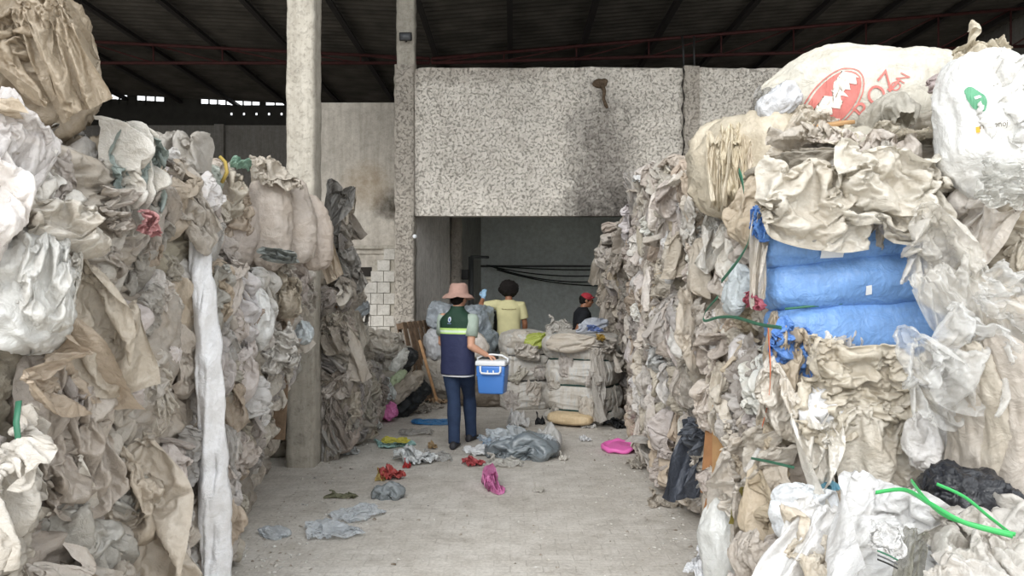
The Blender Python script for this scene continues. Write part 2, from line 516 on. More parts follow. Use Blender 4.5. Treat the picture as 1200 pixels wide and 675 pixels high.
def concrete_mat(name, base, amp=.14, pits=0.0, bscale=45, bstr=.5, stain=None, coat=None, vert=False):
    m, nt = newmat(name); T = NT(nt); b, o = out_bsdf(T, Roughness=.92)
    b.inputs['Specular IOR Level'].default_value = .2
    co = coords(T)
    n1 = noise(T, co, 1.1, 6, .62, .4); n2 = noise(T, co, 9, 6, .65); n3 = noise(T, co, bscale, 5, .6)
    lo = tuple(c * (1 - amp) for c in base[:3]); hi = tuple(min(1, c * (1 + amp)) for c in base[:3])
    c = ramp(T, n1, [(.3, lo), (.7, hi)])
    c = mix(T, .55, c, ramp(T, n2, [(.3, (.66, .64, .61)), (.62, (1.08, 1.08, 1.08))]), 'MULTIPLY')
    h = n3
    if pits:
        pt = noise(T, co, 24, 5, .7, .6)
        k = ramp(T, pt, [(.36, (0, 0, 0)), (.47, (1, 1, 1))])
        c = mix(T, pits, c, mix(T, 1.0, c, ramp(T, pt, [(.36, (.45, .43, .41)), (.47, (1, 1, 1))]), 'MULTIPLY'))
        h = math_(T, 'ADD', math_(T, 'MULTIPLY', k, 1.6), n3)
    if vert:
        n4 = noise(T, coords(T, 'Object', (5, 5, .35)), 2.5, 5, .7)
        c = mix(T, .5, c, ramp(T, n4, [(.35, (.68, .66, .63)), (.6, (1.05, 1.05, 1.05))]), 'MULTIPLY')
    for (cx, cz, rx, rz, col, amt) in (stain or []):
        sp = T.n('ShaderNodeSeparateXYZ'); T.l(co, sp.inputs[0])
        wob = math_(T, 'MULTIPLY', math_(T, 'SUBTRACT', n1, .5), 1.3)
        wob2 = math_(T, 'MULTIPLY', math_(T, 'SUBTRACT', n2, .5), .9)
        dx = math_(T, 'DIVIDE', math_(T, 'SUBTRACT', sp.outputs[0], cx), rx); dz = math_(T, 'DIVIDE', math_(T, 'SUBTRACT', sp.outputs[2], cz), rz)
        dd = math_(T, 'ADD', math_(T, 'MULTIPLY', dx, dx), math_(T, 'MULTIPLY', dz, dz))
        dd = math_(T, 'ADD', math_(T, 'ADD', dd, wob), wob2)
        f = math_(T, 'MULTIPLY', math_(T, 'SUBTRACT', 1.0, dd, True), amt)
        c = mix(T, f, c, col)
    T.l(c, b.inputs['Base Color'])
    T.l(bump(T, h, bstr, .02), b.inputs['Normal'])
    return m
M_ROUGH = concrete_mat('rough_cast_wall', srgb(230, 223, 212), .10, .5, 40, .8,
    stain=[(1.75, 2.85, 1.15, 1.0, srgb(66, 62, 58), .95), (1.5, 3.9, .75, 1.3, srgb(112, 106, 100), .7), (-.9, 5.3, 2.2, .25, srgb(150, 140, 128), .5)])
M_PLAST = concrete_mat('stained_plaster', srgb(198, 191, 180), .16, .15, 25, .35,
    stain=[(-2.15, 3.15, .35, .35, srgb(62, 56, 46), .9), (-2.6, 3.5, .5, .5, srgb(150, 126, 92), .5)], vert=True)
M_COLM = concrete_mat('column_concrete', srgb(186, 180, 168), .14, .25, 30, .45, vert=True)
M_COL2 = concrete_mat('rough_column_concrete', srgb(184, 176, 165), .14, .22, 34, .8)
M_ROOMW = concrete_mat('bare_room_wall', srgb(224, 219, 213), .18, .3, 30, .4, vert=True)
M_ROOMB = concrete_mat('grey_room_wall', srgb(226, 232, 230), .10, .1, 20, .3)
M_FARW = concrete_mat('far_block_wall', srgb(150, 146, 140), .14, .2, 20, .3, vert=True)
M_BLOCK = concrete_mat('pale_block', srgb(204, 200, 192), .12, .2, 40, .4)

def floor_mat():
    m, nt = newmat('dusty_pavers'); T = NT(nt); b, o = out_bsdf(T, Roughness=.9)
    b.inputs['Specular IOR Level'].default_value = .25
    co = coords(T)
    br = T.n('ShaderNodeTexBrick'); br.offset = .5
    br.inputs['Scale'].default_value = 1.0; br.inputs['Brick Width'].default_value = .2; br.inputs['Row Height'].default_value = .1
    br.inputs['Mortar Size'].default_value = .006; br.inputs['Mortar Smooth'].default_value = .6
    br.inputs['Color1'].default_value = (.9, .9, .9, 1); br.inputs['Color2'].default_value = (1, 1, 1, 1); br.inputs['Mortar'].default_value = (.74, .73, .72, 1)
    wv = T.n('ShaderNodeVectorMath', _operation='ADD'); nz = T.n('ShaderNodeTexNoise'); nz.inputs['Scale'].default_value = 6; T.l(co, nz.inputs['Vector'])
    s_ = T.n('ShaderNodeVectorMath', _operation='SCALE'); s_.inputs[3].default_value = .02; T.l(nz.outputs['Color'], s_.inputs[0]); T.l(co, wv.inputs[0]); T.l(s_.outputs[0], wv.inputs[1])
    T.l(wv.outputs[0], br.inputs['Vector'])
    n1 = noise(T, co, .7, 6, .6, .5); n2 = noise(T, co, 5, 6, .7); n3 = noise(T, co, 40, 4, .7)
    base = ramp(T, n1, [(.3, srgb(196, 190, 181)), (.5, srgb(209, 204, 196)), (.72, srgb(220, 216, 209))])
    base = mix(T, .7, base, ramp(T, n2, [(.32, (.72, .70, .67)), (.6, (1.05, 1.05, 1.05))]), 'MULTIPLY')
    base = mix(T, .8, base, ramp(T, n3, [(.3, (.8, .79, .78)), (.6, (1.04, 1.04, 1.04))]), 'MULTIPLY')
    dust = ramp(T, noise(T, co, 1.7, 5, .65, .3), [(.38, (.15, .15, .15)), (.62, (1, 1, 1))])
    base = mix(T, math_(T, 'MULTIPLY', dust, .75), base, mix(T, 1.0, base, br.outputs['Color'], 'MULTIPLY'))
    # dark ground-in dirt patches in the back of the aisle
    grit = ramp(T, noise(T, co, 2.6, 7, .75, 1.0), [(.56, (0, 0, 0)), (.68, (1, 1, 1))])
    base = mix(T, math_(T, 'MULTIPLY', grit, .35), base, srgb(120, 110, 98))
    T.l(base, b.inputs['Base Color'])
    h = math_(T, 'ADD', math_(T, 'MULTIPLY', br.outputs['Fac'], -.35), math_(T, 'ADD', n2, math_(T, 'MULTIPLY', n3, .5)))
    T.l(bump(T, h, .40, .012), b.inputs['Normal'])
    return m
M_FLOOR = floor_mat()
def struct(name, mb, mat, parent=None, smooth=False):
    o = mb.build(name, mat, parent, smooth) if isinstance(mb, MB) else link(name, mb, mat, parent, smooth)
    if parent is None: o['kind'] = 'structure'
    return o

# ------------------------------------------------------------ setting
# floor: one continuous sheet with slight unevenness
def build_floor():
    xs = np.linspace(-16, 14, 61); ys = np.linspace(-14, 26, 81)
    Y, X = np.meshgrid(ys, xs, indexing='ij')
    v = np.stack([X.ravel(), Y.ravel(), np.zeros(X.size)], 1)
    struct('floor', mesh_np('floor', v, gridfaces(81, 61)), M_FLOOR, smooth=True)
build_floor()
WY = 12.5      # face of the big rough wall
xr0, xr1 = -1.62, 6.5
ztop, zlin = 5.36, 2.90
def plate_rough(name, x0, x1, z0, z1, y0, y1, mat, step=.035, amp=.016, seed=3, parent=None):
    """wall slab whose camera-side face is really uneven."""
    nx = int((x1 - x0) / step) + 2; nz = int((z1 - z0) / step) + 2
    xs = np.linspace(x0, x1, nx); zs = np.linspace(z0, z1, nz)
    Z, X = np.meshgrid(zs, xs, indexing='ij')
    p = np.stack([X.ravel(), np.full(X.size, y0), Z.ravel()], 1)
    d = fbm(p * 9, seed, 3) * amp + np.maximum(0, ridge(p * 13, seed + 5, 2) - .5) * amp * .6
    edge = ((X.ravel() <= x0 + 1e-6) | (X.ravel() >= x1 - 1e-6))
    d[edge] *= .3
    p[:, 1] += d
    topv = Z.ravel() >= z1 - 1e-6
    p[topv, 2] += fbm(p[topv] * 3, seed + 9, 3) * .03
    f = gridfaces(nz, nx)
    b = [(x0, y1, z0), (x1, y1, z0), (x1, y1, z1), (x0, y1, z1)]
    mb = MB(); mb.v = [tuple(q) for q in p]; mb.f = [tuple(q) for q in f]
    n = len(mb.v); mb.v += b
    bl = list(range(0, nx)); tl = list(range((nz - 1) * nx, nz * nx)); ll = [j * nx for j in range(nz)]; rl = [j * nx + nx - 1 for j in range(nz)]
    mb.f.append(tuple([n, n + 1] + bl[::-1])); mb.f.append(tuple([n + 3, n + 2][::-1] + tl)) 
    mb.f.append(tuple([n + 3, n] + ll)); mb.f.append(tuple([n + 1, n + 2] + rl[::-1])); mb.f.append((n, n + 3, n + 2, n + 1))
    return struct(name, mb, mat, parent)
plate_rough('wall_upper', xr0, xr1, zlin, ztop, WY, WY + .22, M_ROUGH, .04, .014)
plate_rough('wall_right', 3.0, xr1, 0, zlin, WY, WY + .22, M_ROUGH, .08, .012, 8)
# pier in the upper wall with two bare rebars on top
px0 = at(801, 0, WY).x; px1 = at(819, 0, WY).x
pr = plate_rough('trim_1', px0, px1, zlin, ztop + .02, WY - .045, WY + .05, M_COL2, .03, .012, 14)
for i, px in enumerate((801.5, 814)):
    p = at(px, 75, WY + .06)
    mb = MB(); mb.tube([(p.x, p.y, ztop - .1), (p.x - .01, p.y, ztop + .3), (p.x - .03 + .02 * i, p.y, ztop + .55)], .018, 8)
    o = mb.build('steel_bar', M_DARK); tag(o, ['bare rusty steel bar standing on the rough wall, left of the pair', 'bare rusty steel bar standing on the rough wall, right of the pair'][i], 'bar', 'steel bars on the wall pier')
# long crack left of the pier
mb = MB(); pts = []
for k in range(30):
    py = 80 + k * (114 / 29); p = at(800.5 + 1.2 * math.sin(k * .9), py, WY - .055); pts.append(p)
mb.tube(pts, [.012 + .006 * math.sin(k * 1.7) for k in range(30)], 6)
struct('trim_2', mb, flat_mat('crack_shadow', srgb(50, 46, 42), .95))
# hole with a hanging root / cable stub on the wall
hp = at(703, 98, WY - .02)
mb = MB(); mb.ell((0, 0, 0), (.12, .05, .08)); mb.ell((.07, -.02, .03), (.06, .04, .05)); mb.ell((-.08, -.01, -.01), (.05, .03, .04))
mb.tube([(.03, -.03, -.03), (.07, -.05, -.14), (.055, -.04, -.26), (.09, -.04, -.36), (.12, -.04, -.42)], [.045, .03, .024, .03, .02], 8)
o = mb.build('dried_nest', flat_mat('dark_mud', srgb(96, 82, 68), .95, .1, 30, .4, 60, .5)); o.location = hp
tag(o, 'dark mud nest with a hanging tail stuck high on the rough wall', 'nest')
# column 2
def col_mesh(x0, x1, y0, y1, z0, z1, seed, amp=.012, step=.05, taper=0):
    mb = MB(); per = []
    def edge(a, b):
        n = max(2, int(math.hypot(b[0] - a[0], b[1] - a[1]) / step)); return [(a[0] + (b[0] - a[0]) * i / n, a[1] + (b[1] - a[1]) * i / n) for i in range(n)]
    r = .02
    cs = [(x0 + r, y0), (x1 - r, y0), (x1, y0 + r), (x1, y1 - r), (x1 - r, y1), (x0 + r, y1), (x0, y1 - r), (x0, y0 + r)]
    for i in range(8): per += edge(cs[i], cs[(i + 1) % 8])
    nz = int((z1 - z0) / step) + 1
    P = np.array([(x, y, z0 + (z1 - z0) * k / nz) for k in range(nz + 1) for (x, y) in per])
    c = np.array([(x0 + x1) / 2, (y0 + y1) / 2]); d = fbm(P * 7, seed, 4) * amp
    dirv = P[:, :2] - c; L = np.linalg.norm(dirv, axis=1, keepdims=True)
    P[:, :2] += dirv / L * d[:, None]
    return mesh_np('column', P, gridfaces(nz + 1, len(per), True))
o = struct('trim_3', col_mesh(at(463, 0, WY).x, xr0, WY - .08, WY + .25, 0, 5.4, 5, .02), M_COL2)
o = struct('trim_4', col_mesh(at(465, 0, WY).x, at(486, 0, WY).x, WY - .04, WY + .22, 5.35, 7.5, 6, .012), M_COLM, smooth=True)
# column 1 (near)
struct('trim_5', col_mesh(at(335, 0, 7.1).x, at(368, 0, 7.1).x, 7.1, 7.38, 0, 7.6, 21, .008), M_COLM)
# roof: corrugated sheets in two slopes meeting in a valley above the columns
XV = -1.9; ZV = 7.34
def roof_z(x): return ZV + (.085 * (x - XV) if x > XV else .05 * (XV - x))
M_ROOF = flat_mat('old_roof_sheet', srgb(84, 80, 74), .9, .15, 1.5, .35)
def roof():
    y0, y1, per = 5.0, 24.08, .24
    ys = np.arange(y0, y1, per / 6); 
    for nm, xs in (('ceiling', np.linspace(XV, 14, 8)), ('ceiling_left', np.linspace(-16, XV, 8))):
        Y, X = np.meshgrid(ys, xs, indexing='ij')
        Z = np.array([roof_z(x) for x in X.ravel()]) + .028 * np.sin(2 * PI * Y.ravel() / per)
        # sheet overlaps: small step every 1.5 m up the slope
        Z += .012 * ((X.ravel() / 2.3) % 1)
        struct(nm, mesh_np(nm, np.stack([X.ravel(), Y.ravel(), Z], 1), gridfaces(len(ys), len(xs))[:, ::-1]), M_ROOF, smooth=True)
roof()
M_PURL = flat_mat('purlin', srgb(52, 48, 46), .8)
k = 0
for i in range(-8, 10):
    x = -.07 + 1.75 * i
    if x < -15.5 or x > 13.5: continue
    z = roof_z(x) - .12
    mb = MB(); mb.box((x, 15.2, z), (.07, 20.4, .13))
    mb.box((x + .035, 15.2, z - .055), (.10, 20.4, .012))
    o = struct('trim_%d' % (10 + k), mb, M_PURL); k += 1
# red trusses
M_RED = flat_mat('red_oxide_steel', srgb(74, 40, 38), .7, .3, 8, .2)
def truss(Y, x0, x1, name, bot, lab):
    root = empty('roof_truss', (x0, Y, bot(x0)), lab, 'truss', 'red roof trusses')
    L = lambda a, b, r: MB().tube([Vector(a) - root.location, Vector(b) - root.location], r, 6)
    top = lambda x: roof_z(x) - .22
    L((x0, Y, top(x0)), (x1, Y, top(x1)), .04).build('top_chord', M_RED, root)
    L((x0, Y, bot(x0)), (x1, Y, bot(x1)), .04).build('bottom_chord', M_RED, root)
    n = int(abs(x1 - x0) / 1.55); mbv = []
    for i in range(n + 1):
        x = x0 + (x1 - x0) * i / n
        L((x, Y, bot(x)), (x, Y, top(x)), .022).build('post', M_RED, root)
        if i < n:
            xn = x0 + (x1 - x0) * (i + 1) / n
            L((x, Y, bot(x)), (xn, Y, top(xn)), .02).build('diagonal', M_RED, root)
truss(17.75, XV, 13.5, 'r', lambda x: 7.02 + .028 * (x - XV), 'long red steel truss under the roof, right of the near column')
truss(17.75, XV - .05, -15, 'l', lambda x: 7.02, 'long red steel truss under the roof, left of the near column')
# far wall with slit under the roof
YF = 24.0
mb = MB(); mb.box((-1, YF + .1, 3.45), (30, .2, 6.9)); 
for i in range(10):
    mb.box((-14.5 + i * 2.6, YF - .08, 3.45), (.3, .2, 6.9))
struct('wall_back', mb, M_FARW)
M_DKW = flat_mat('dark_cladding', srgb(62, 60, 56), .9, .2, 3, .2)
mb = MB()
# cladding band above: below holes, hole row, above holes
for i, (x0, x1) in enumerate([(-16, -9.0), (-8.93, -8.6), (-8.53, -8.2), (-8.13, -7.8), (-7.73, -7.4), (-7.33, -6.85), (-6.78, 14)]):
    mb.box(((x0 + x1) / 2, YF, 7.26), (x1 - x0, .05, .08))
mb.box((-1, YF, 7.06), (30, .05, .32)); mb.box((-1, YF, 7.42), (30, .05, .24))
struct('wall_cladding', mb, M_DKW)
# pieces closing the strip of daylight
mb = MB()
def top_at(x): return roof_z(x) + .06
gaps = [(at(110, 0, YF).x, at(150, 0, YF).x), (at(160, 0, YF).x, at(193, 0, YF).x), (at(235, 0, YF).x, at(305, 0, YF).x), (at(311, 0, YF).x, at(334, 0, YF).x)]
xs = [-16]; 
for a, b in gaps: xs += [a, b]
xs.append(14)
for i in range(0, len(xs), 2):
    a, b = xs[i], xs[i + 1]; n = max(1, int((b - a) / .8))
    for q in range(n):
        u, w = a + (b - a) * q / n, a + (b - a) * (q + 1) / n; zt = max(top_at(u), top_at(w))
        mb.box(((u + w) / 2, YF, (7.53 + zt) / 2), (w - u, .05, zt - 7.53))
for a, b in gaps:
    n = max(1, int((b - a) / .24))
    for q in range(n + 1):
        u = a + (b - a) * q / n; mb.box((u, YF, (7.53 + top_at(u)) / 2), (.035, .05, top_at(u) - 7.53))
    for q in range(6):
        u, w = a + (b - a) * q / 6, a + (b - a) * (q + 1) / 6
        zt = min(top_at(u), top_at(w)); z0 = zt - .15
        mb.box(((u + w) / 2, YF, (7.53 + z0 - .05) / 2), (w - u, .05, max(.01, z0 - .05 - 7.53)))
struct('wall_cladding_upper', mb, M_DKW)
# side walls of the hall, beyond the frame
struct('wall_left', MB().box((-15.5, 15.5, 4.2), (.2, 21, 8.4)), M_FARW)
struct('wall_hall_right', MB().box((13, 15.5, 4.4), (.2, 21, 8.8)), M_FARW)

# recessed plaster wall left of column 2
YP = 13.3
xa, xb = at(366, 0, YP).x, at(468, 0, YP).x
zt = at(0, 120, YP).z
struct('wall_recess', MB().box(((xa + xb) / 2, YP + .1, (zt + 3.0) / 2 - .35), (xb - xa, .2, zt - 2.3), bev=.012), M_PLAST)
zl = at(0, 288, YP).z
mb = MB().box(((xa + xb) / 2, YP + .14, zl / 2), (xb - xa, .2, zl)); struct('wall_recess_lower', mb, M_PLAST)
struct('trim_6', MB().box(((xa + xb) / 2, YP + .03, zl - .03), (xb - xa, .2, .06), bev=.01), M_COLM)
# hole in the wall: a plate coloured dark as its shade, with a lintel
hx0, hx1 = at(413, 0, YP).x, at(446, 0, YP).x
hz0, hz1 = at(0, 324, YP).z, at(0, 313, YP).z
struct('trim_7', MB().box(((hx0 + hx1) / 2, YP + .03, (hz0 + hz1) / 2), (hx1 - hx0, .03, hz1 - hz0), bev=.012), flat_mat('hole_shade', srgb(46, 42, 38), .95))
struct('trim_8', MB().box(((hx0 + hx1) / 2, YP + .02, hz0 - .03), (hx1 - hx0 + .1, .06, .05), bev=.01), M_COLM)
# stepped courses of pale blocks
mb = MB(); bh = .195
z = at(0, 408, YP).z
k = 0
lefts = [425, 428, 428, 430, 432, 437, 442, 449, 457]
while z < at(0, 292, YP).z and k < len(lefts):
    x1 = at(463, 0, YP - .15).x; x0 = at(lefts[k], 0, YP - .15).x
    w = .225; x = x1 + .02 - (.11 if k % 2 else 0)
    first = True
    while x > x0 - .05:
        ww = w if not (k % 2 and first) else w
        mb.box((x - ww / 2, YP - .06, z + bh / 2), (ww - .008, .16, bh - .008), bev=.006)
        x -= ww; first = False
    z += bh; k += 1
struct('trim_9', mb, M_BLOCK)
struct('wall_blocks_joint', MB().box(((at(436, 0, YP).x + at(466, 0, YP).x) / 2, YP - .05, 1.2), (.42, .1, 2.0)), M_COLM)

# ------------------------------------------------------------ room behind the opening
xc = at(482, 0, WY).x
XB, YB = at(566, 0, 19.0).x, 19.0
def wallstrip(name, a, b, z0, z1, th, mat, n=None):
    a = Vector((a[0], a[1], 0)); b = Vector((b[0], b[1], 0)); d = (b - a); L = d.length; ang = math.atan2(d.y, d.x)
    mb = MB().box((0, 0, 0), (L, th, z1 - z0)); o = struct(name, mb, mat); o.location = ((a.x + b.x) / 2, (a.y + b.y) / 2, (z0 + z1) / 2); o.rotation_euler = (0, 0, ang); return o
mid = Vector((at(529, 0, 15.6).x, 15.6)); 
wallstrip('wall_room_left', (xc - .08, WY + .2), (mid.x - .1, mid.y), 0, 3.6, .16, M_ROOMW)
wallstrip('wall_room_left_back', (mid.x - .05, mid.y), (XB - .12, YB), 0, 3.6, .14, concrete_mat('dark_room_wall', srgb(160, 160, 156), .15, .1, 20, .3, vert=True))
struct('trim_30', col_mesh(at(529, 0, 15.6).x, at(541, 0, 15.6).x, 15.5, 15.75, 0, 3.6, 9, .02), M_COL2)
struct('wall_room_back', MB().box((2.6, YB + .1, 1.8), (7.2, .2, 3.6)), M_ROOMB)
struct('trim_31', MB().box((2.6, YB - .03, at(0, 312, YB).z), (6.9, .08, .05), bev=.01), flat_mat('grey_ledge', srgb(92, 92, 90), .8))
struct('ceiling_room', MB().box((2.5, 16.0, 3.72), (8.6, 6.8, .2)), M_ROOMB)
struct('wall_room_right', MB().box((6.3, 15.9, 1.8), (.2, 6.4, 3.6)), M_ROOMB)
# sagging cables in front of the back wall
mb_list = []
for i, (y0, y1, sag) in enumerate([(311, 313, .12), (312, 318, .3), (313, 324, .42), (316, 332, .30)]):
    a = at(570 + 4 * i, y0, 18.7 - .05 * i); b = at(735, y1 + 2, 18.7 - .05 * i); pts = []
    for q in range(25):
        t = q / 24; p = a.lerp(b, t); p.z -= sag * 4 * t * (1 - t) * .5; pts.append(p)
    o = MB().tube(pts, .016, 6).build('cable', M_BLACK)
    tag(o, ['black cable along the grey back room wall, topmost of the four', 'black cable sagging on the back room wall, second from the top', 'black cable sagging on the back room wall, third from the top', 'black cable sagging lowest on the back room wall'][i], 'cable', 'cables on the back room wall')
# small wall boxes and conduit near the pillar
o = MB().box(at(545, 322, 15.45), (.14, .12, .2), bev=.01).build('switch_box', M_DARK); tag(o, 'small dark electric box fixed beside the back room pillar', 'box')
mb = MB(); p = at(552, 312, 15.6); mb.tube([(p.x, p.y, .2), (p.x, p.y, 1.2), (p.x, p.y, 2.35)], .055, 10); mb.tube([(p.x, p.y, 2.35), (p.x + .35, p.y + .3, 2.35)], .03, 8)
o = mb.build('standpipe', flat_mat('painted_pipe', srgb(70, 72, 72), .6)); tag(o, 'dark vertical pipe standing beside the pillar in the back room', 'pipe')
# floodlight on column 2
p = at(476, 45, WY - .12); r_ = empty('floodlight', p, 'small black floodlight fixed high on the thin column', 'lamp')
MB().box((0, -.06, .01), (.2, .09, .13), Matrix.Rotation(.4, 3, 'X'), .01).build('housing', M_DARK, r_)
MB().tube([(0, .05, -.03), (0, -.02, -.06), (0, -.05, -.03)], .014, 6).build('bracket', M_DARK, r_)
MB().box((0, -.112, -.008), (.16, .008, .1), Matrix.Rotation(.4, 3, 'X')).build('glass', flat_mat('lamp_glass', srgb(90, 92, 95), .15), r_)
o = MB().ell(at(486, 277, WY - .1), (.035, .03, .035)).build('light_bulb', M_WHITE); tag(o, 'small pale bulb at the inner edge of the opening, on the column', 'bulb')
# ------------------------------------------------------------ piles of bales
make_rags(); make_cores()
GL, GR = 'bales in the left stack', 'bales in the right stack'
SG = [(.0, M_GREEN)]
def near(f): return f
P = PAL_L
# left pile, nearest column of bales first
bale('dirty film bale at the far left edge of the photo, bottom layer of left stack', -3.1, -1.74, 2.35, 3.5, .0, .84, 'RT', P, 16, (.34, .70), group=GL, over=.0)
bale('beige film bale at the far left edge, middle layer, behind the big white bag', -3.1, -1.80, 2.35, 3.5, .84, 1.66, 'R', P, 15, (.34, .70), group=GL)
bale('film bale at the far left edge, top layer, under the huge brown bag', -3.1, -1.78, 2.35, 3.5, 1.66, 2.26, 'RT', P, 16, (.34, .70), group=GL)
bale('beige film bale beside the hanging white strip, bottom layer, just left of it', -3.1, -1.74, 3.5, 4.55, 0, .86, 'R', P, 17, group=GL)
bale('beige film bale beside the hanging white strip, middle layer, just left of it', -3.1, -1.80, 3.5, 4.55, .86, 1.72, 'R', P, 17, group=GL)
bale('beige film bale with a pink packet, top layer, just left of the white strip head', -3.1, -1.82, 3.5, 4.45, 1.72, 2.36, 'RT', P, 17, group=GL)
bale('dusty film bale right of the white strip, bottom layer of the left stack', -3.2, -1.93, 4.55, 5.75, 0, .9, 'RF', P, 16, group=GL)
bale('dusty film bale right of the white strip, middle layer of the left stack', -3.2, -1.86, 4.55, 5.75, .9, 1.75, 'RF', P, 16, group=GL)
bale('film bale right of the white strip, top layer, with yellow and green scraps on it', -3.2, -2.02, 4.5, 5.3, 1.75, 2.46, 'RFT', P, 16, group=GL)
bale('low dusty film bale on the floor against the near column', -3.3, -2.22, 5.75, 6.95, 0, .92, 'RF', P, 16, group=GL)
bale('film bale with large white bags hanging out, level with the worker, by the near column', -3.2, -1.92, 5.75, 6.75, .92, 1.72, 'RF', P, 18, group=GL)
bale('film bale at the top against the near column, behind the rolled sacks', -3.2, -2.12, 5.35, 6.9, 1.72, 2.48, 'RT', P, 12, group=GL)
# behind the near column
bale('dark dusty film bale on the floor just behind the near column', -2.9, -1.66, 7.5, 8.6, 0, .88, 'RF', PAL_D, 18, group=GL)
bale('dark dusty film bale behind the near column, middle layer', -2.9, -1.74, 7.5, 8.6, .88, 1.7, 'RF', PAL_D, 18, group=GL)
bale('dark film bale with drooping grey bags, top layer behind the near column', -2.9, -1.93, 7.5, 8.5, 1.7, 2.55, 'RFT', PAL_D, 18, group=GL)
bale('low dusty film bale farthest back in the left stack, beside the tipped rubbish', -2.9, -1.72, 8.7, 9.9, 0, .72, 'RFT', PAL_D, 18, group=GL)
# right pile
P = PAL_R; PF = PAL_R + PAL_L
bale('low film bale at the bottom right corner, under the black bag', 1.16, 2.6, 2.15, 3.45, 0, .66, 'LT', P, 15, (.34, .70), group=GR, clear=.2)
bale('film bale below the blue sacks, bottom layer at the corner of the right stack', 1.33, 2.5, 3.62, 4.85, 0, .66, 'LF', PF, 16, group=GR)
bale('creamy film bale right under the blue sacks, bulging to the camera', 1.33, 2.2, 3.62, 4.85, .66, 1.34, 'LF', P, 16, (.34, .68), group=GR)
bale('film bale directly behind the blue sacks', 1.42, 2.5, 4.05, 4.85, 1.34, 2.0, 'L', PF, 20, group=GR)
bale('bright creamy film bale on top of the blue sacks', 1.36, 2.45, 3.6, 4.85, 2.03, 2.40, 'LFT', P, 18, (.34, .70), group=GR)
bale('film bale at the right photo edge beside the black bag, folded grey sacks in front', 2.12, 3.4, 3.2, 4.4, 0, .95, 'F', P, 12, (.34, .70), group=GR, clear=.2)
bale('clear film bale at the right photo edge, beside the lowest blue sack', 2.2, 3.4, 3.3, 4.5, .95, 1.62, 'LF', P, 16, (.35, .75), group=GR, clear=.35)
bale('film bale at the right photo edge, under the bright white bag', 2.15, 3.4, 3.35, 4.5, 1.62, 2.12, 'LFT', P, 18, (.35, .7), group=GR, clear=.25)
bale('dusty film bale beside the dark grey bag, bottom layer, second from the corner', 1.38, 2.6, 4.9, 6.05, 0, .88, 'L', PF, 17, group=GR, strap=[(.62, M_GREEN)])
bale('film bale with loose green strap, middle layer, second from the corner', 1.30, 2.6, 4.9, 6.05, .88, 1.74, 'L', PF, 18, group=GR)
bale('pale film bale next to the pleated cream bundle, top layer', 1.33, 2.6, 4.9, 6.05, 1.74, 2.5, 'LFT', PF, 18, group=GR)
bale('dusty film bale third from the corner, bottom layer of the right stack', 1.30, 2.6, 6.1, 7.3, 0, .9, 'L', PF, 18, group=GR)
bale('film bale third from the corner, middle layer of the right stack', 1.27, 2.6, 6.1, 7.3, .9, 1.8, 'L', PF, 18, group=GR)
bale('film bale third from the corner, top layer, below the sooty wall stain', 1.32, 2.6, 6.1, 7.3, 1.8, 2.66, 'LFT', PF, 18, group=GR)
bale('dusty film bale beside the pink basin, bottom layer of the right stack', 1.40, 2.7, 7.35, 8.5, 0, .9, 'L', PAL_D + PAL_L, 18, group=GR)
bale('film bale above the pink basin, middle layer of the right stack', 1.40, 2.7, 7.35, 8.5, .9, 1.8, 'L', PAL_L, 18, group=GR)
bale('film bale above the pink basin, top layer with tufts against the rough wall', 1.40, 2.7, 7.35, 8.5, 1.8, 2.72, 'LFT', PAL_L, 18, group=GR)
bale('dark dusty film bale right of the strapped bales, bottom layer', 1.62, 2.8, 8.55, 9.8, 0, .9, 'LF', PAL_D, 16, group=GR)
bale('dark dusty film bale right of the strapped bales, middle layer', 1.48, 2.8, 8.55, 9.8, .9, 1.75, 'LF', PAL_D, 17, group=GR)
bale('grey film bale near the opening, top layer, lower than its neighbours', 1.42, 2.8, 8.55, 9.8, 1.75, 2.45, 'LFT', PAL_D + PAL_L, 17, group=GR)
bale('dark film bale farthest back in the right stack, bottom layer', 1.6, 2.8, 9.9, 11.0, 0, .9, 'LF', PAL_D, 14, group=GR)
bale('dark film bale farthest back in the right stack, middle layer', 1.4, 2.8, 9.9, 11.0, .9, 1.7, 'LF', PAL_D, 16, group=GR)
bale('grey film bale farthest back in the right stack, top layer beside the dark room', 1.36, 2.8, 9.9, 11.0, 1.7, 2.25, 'LFT', PAL_D, 17, group=GR)
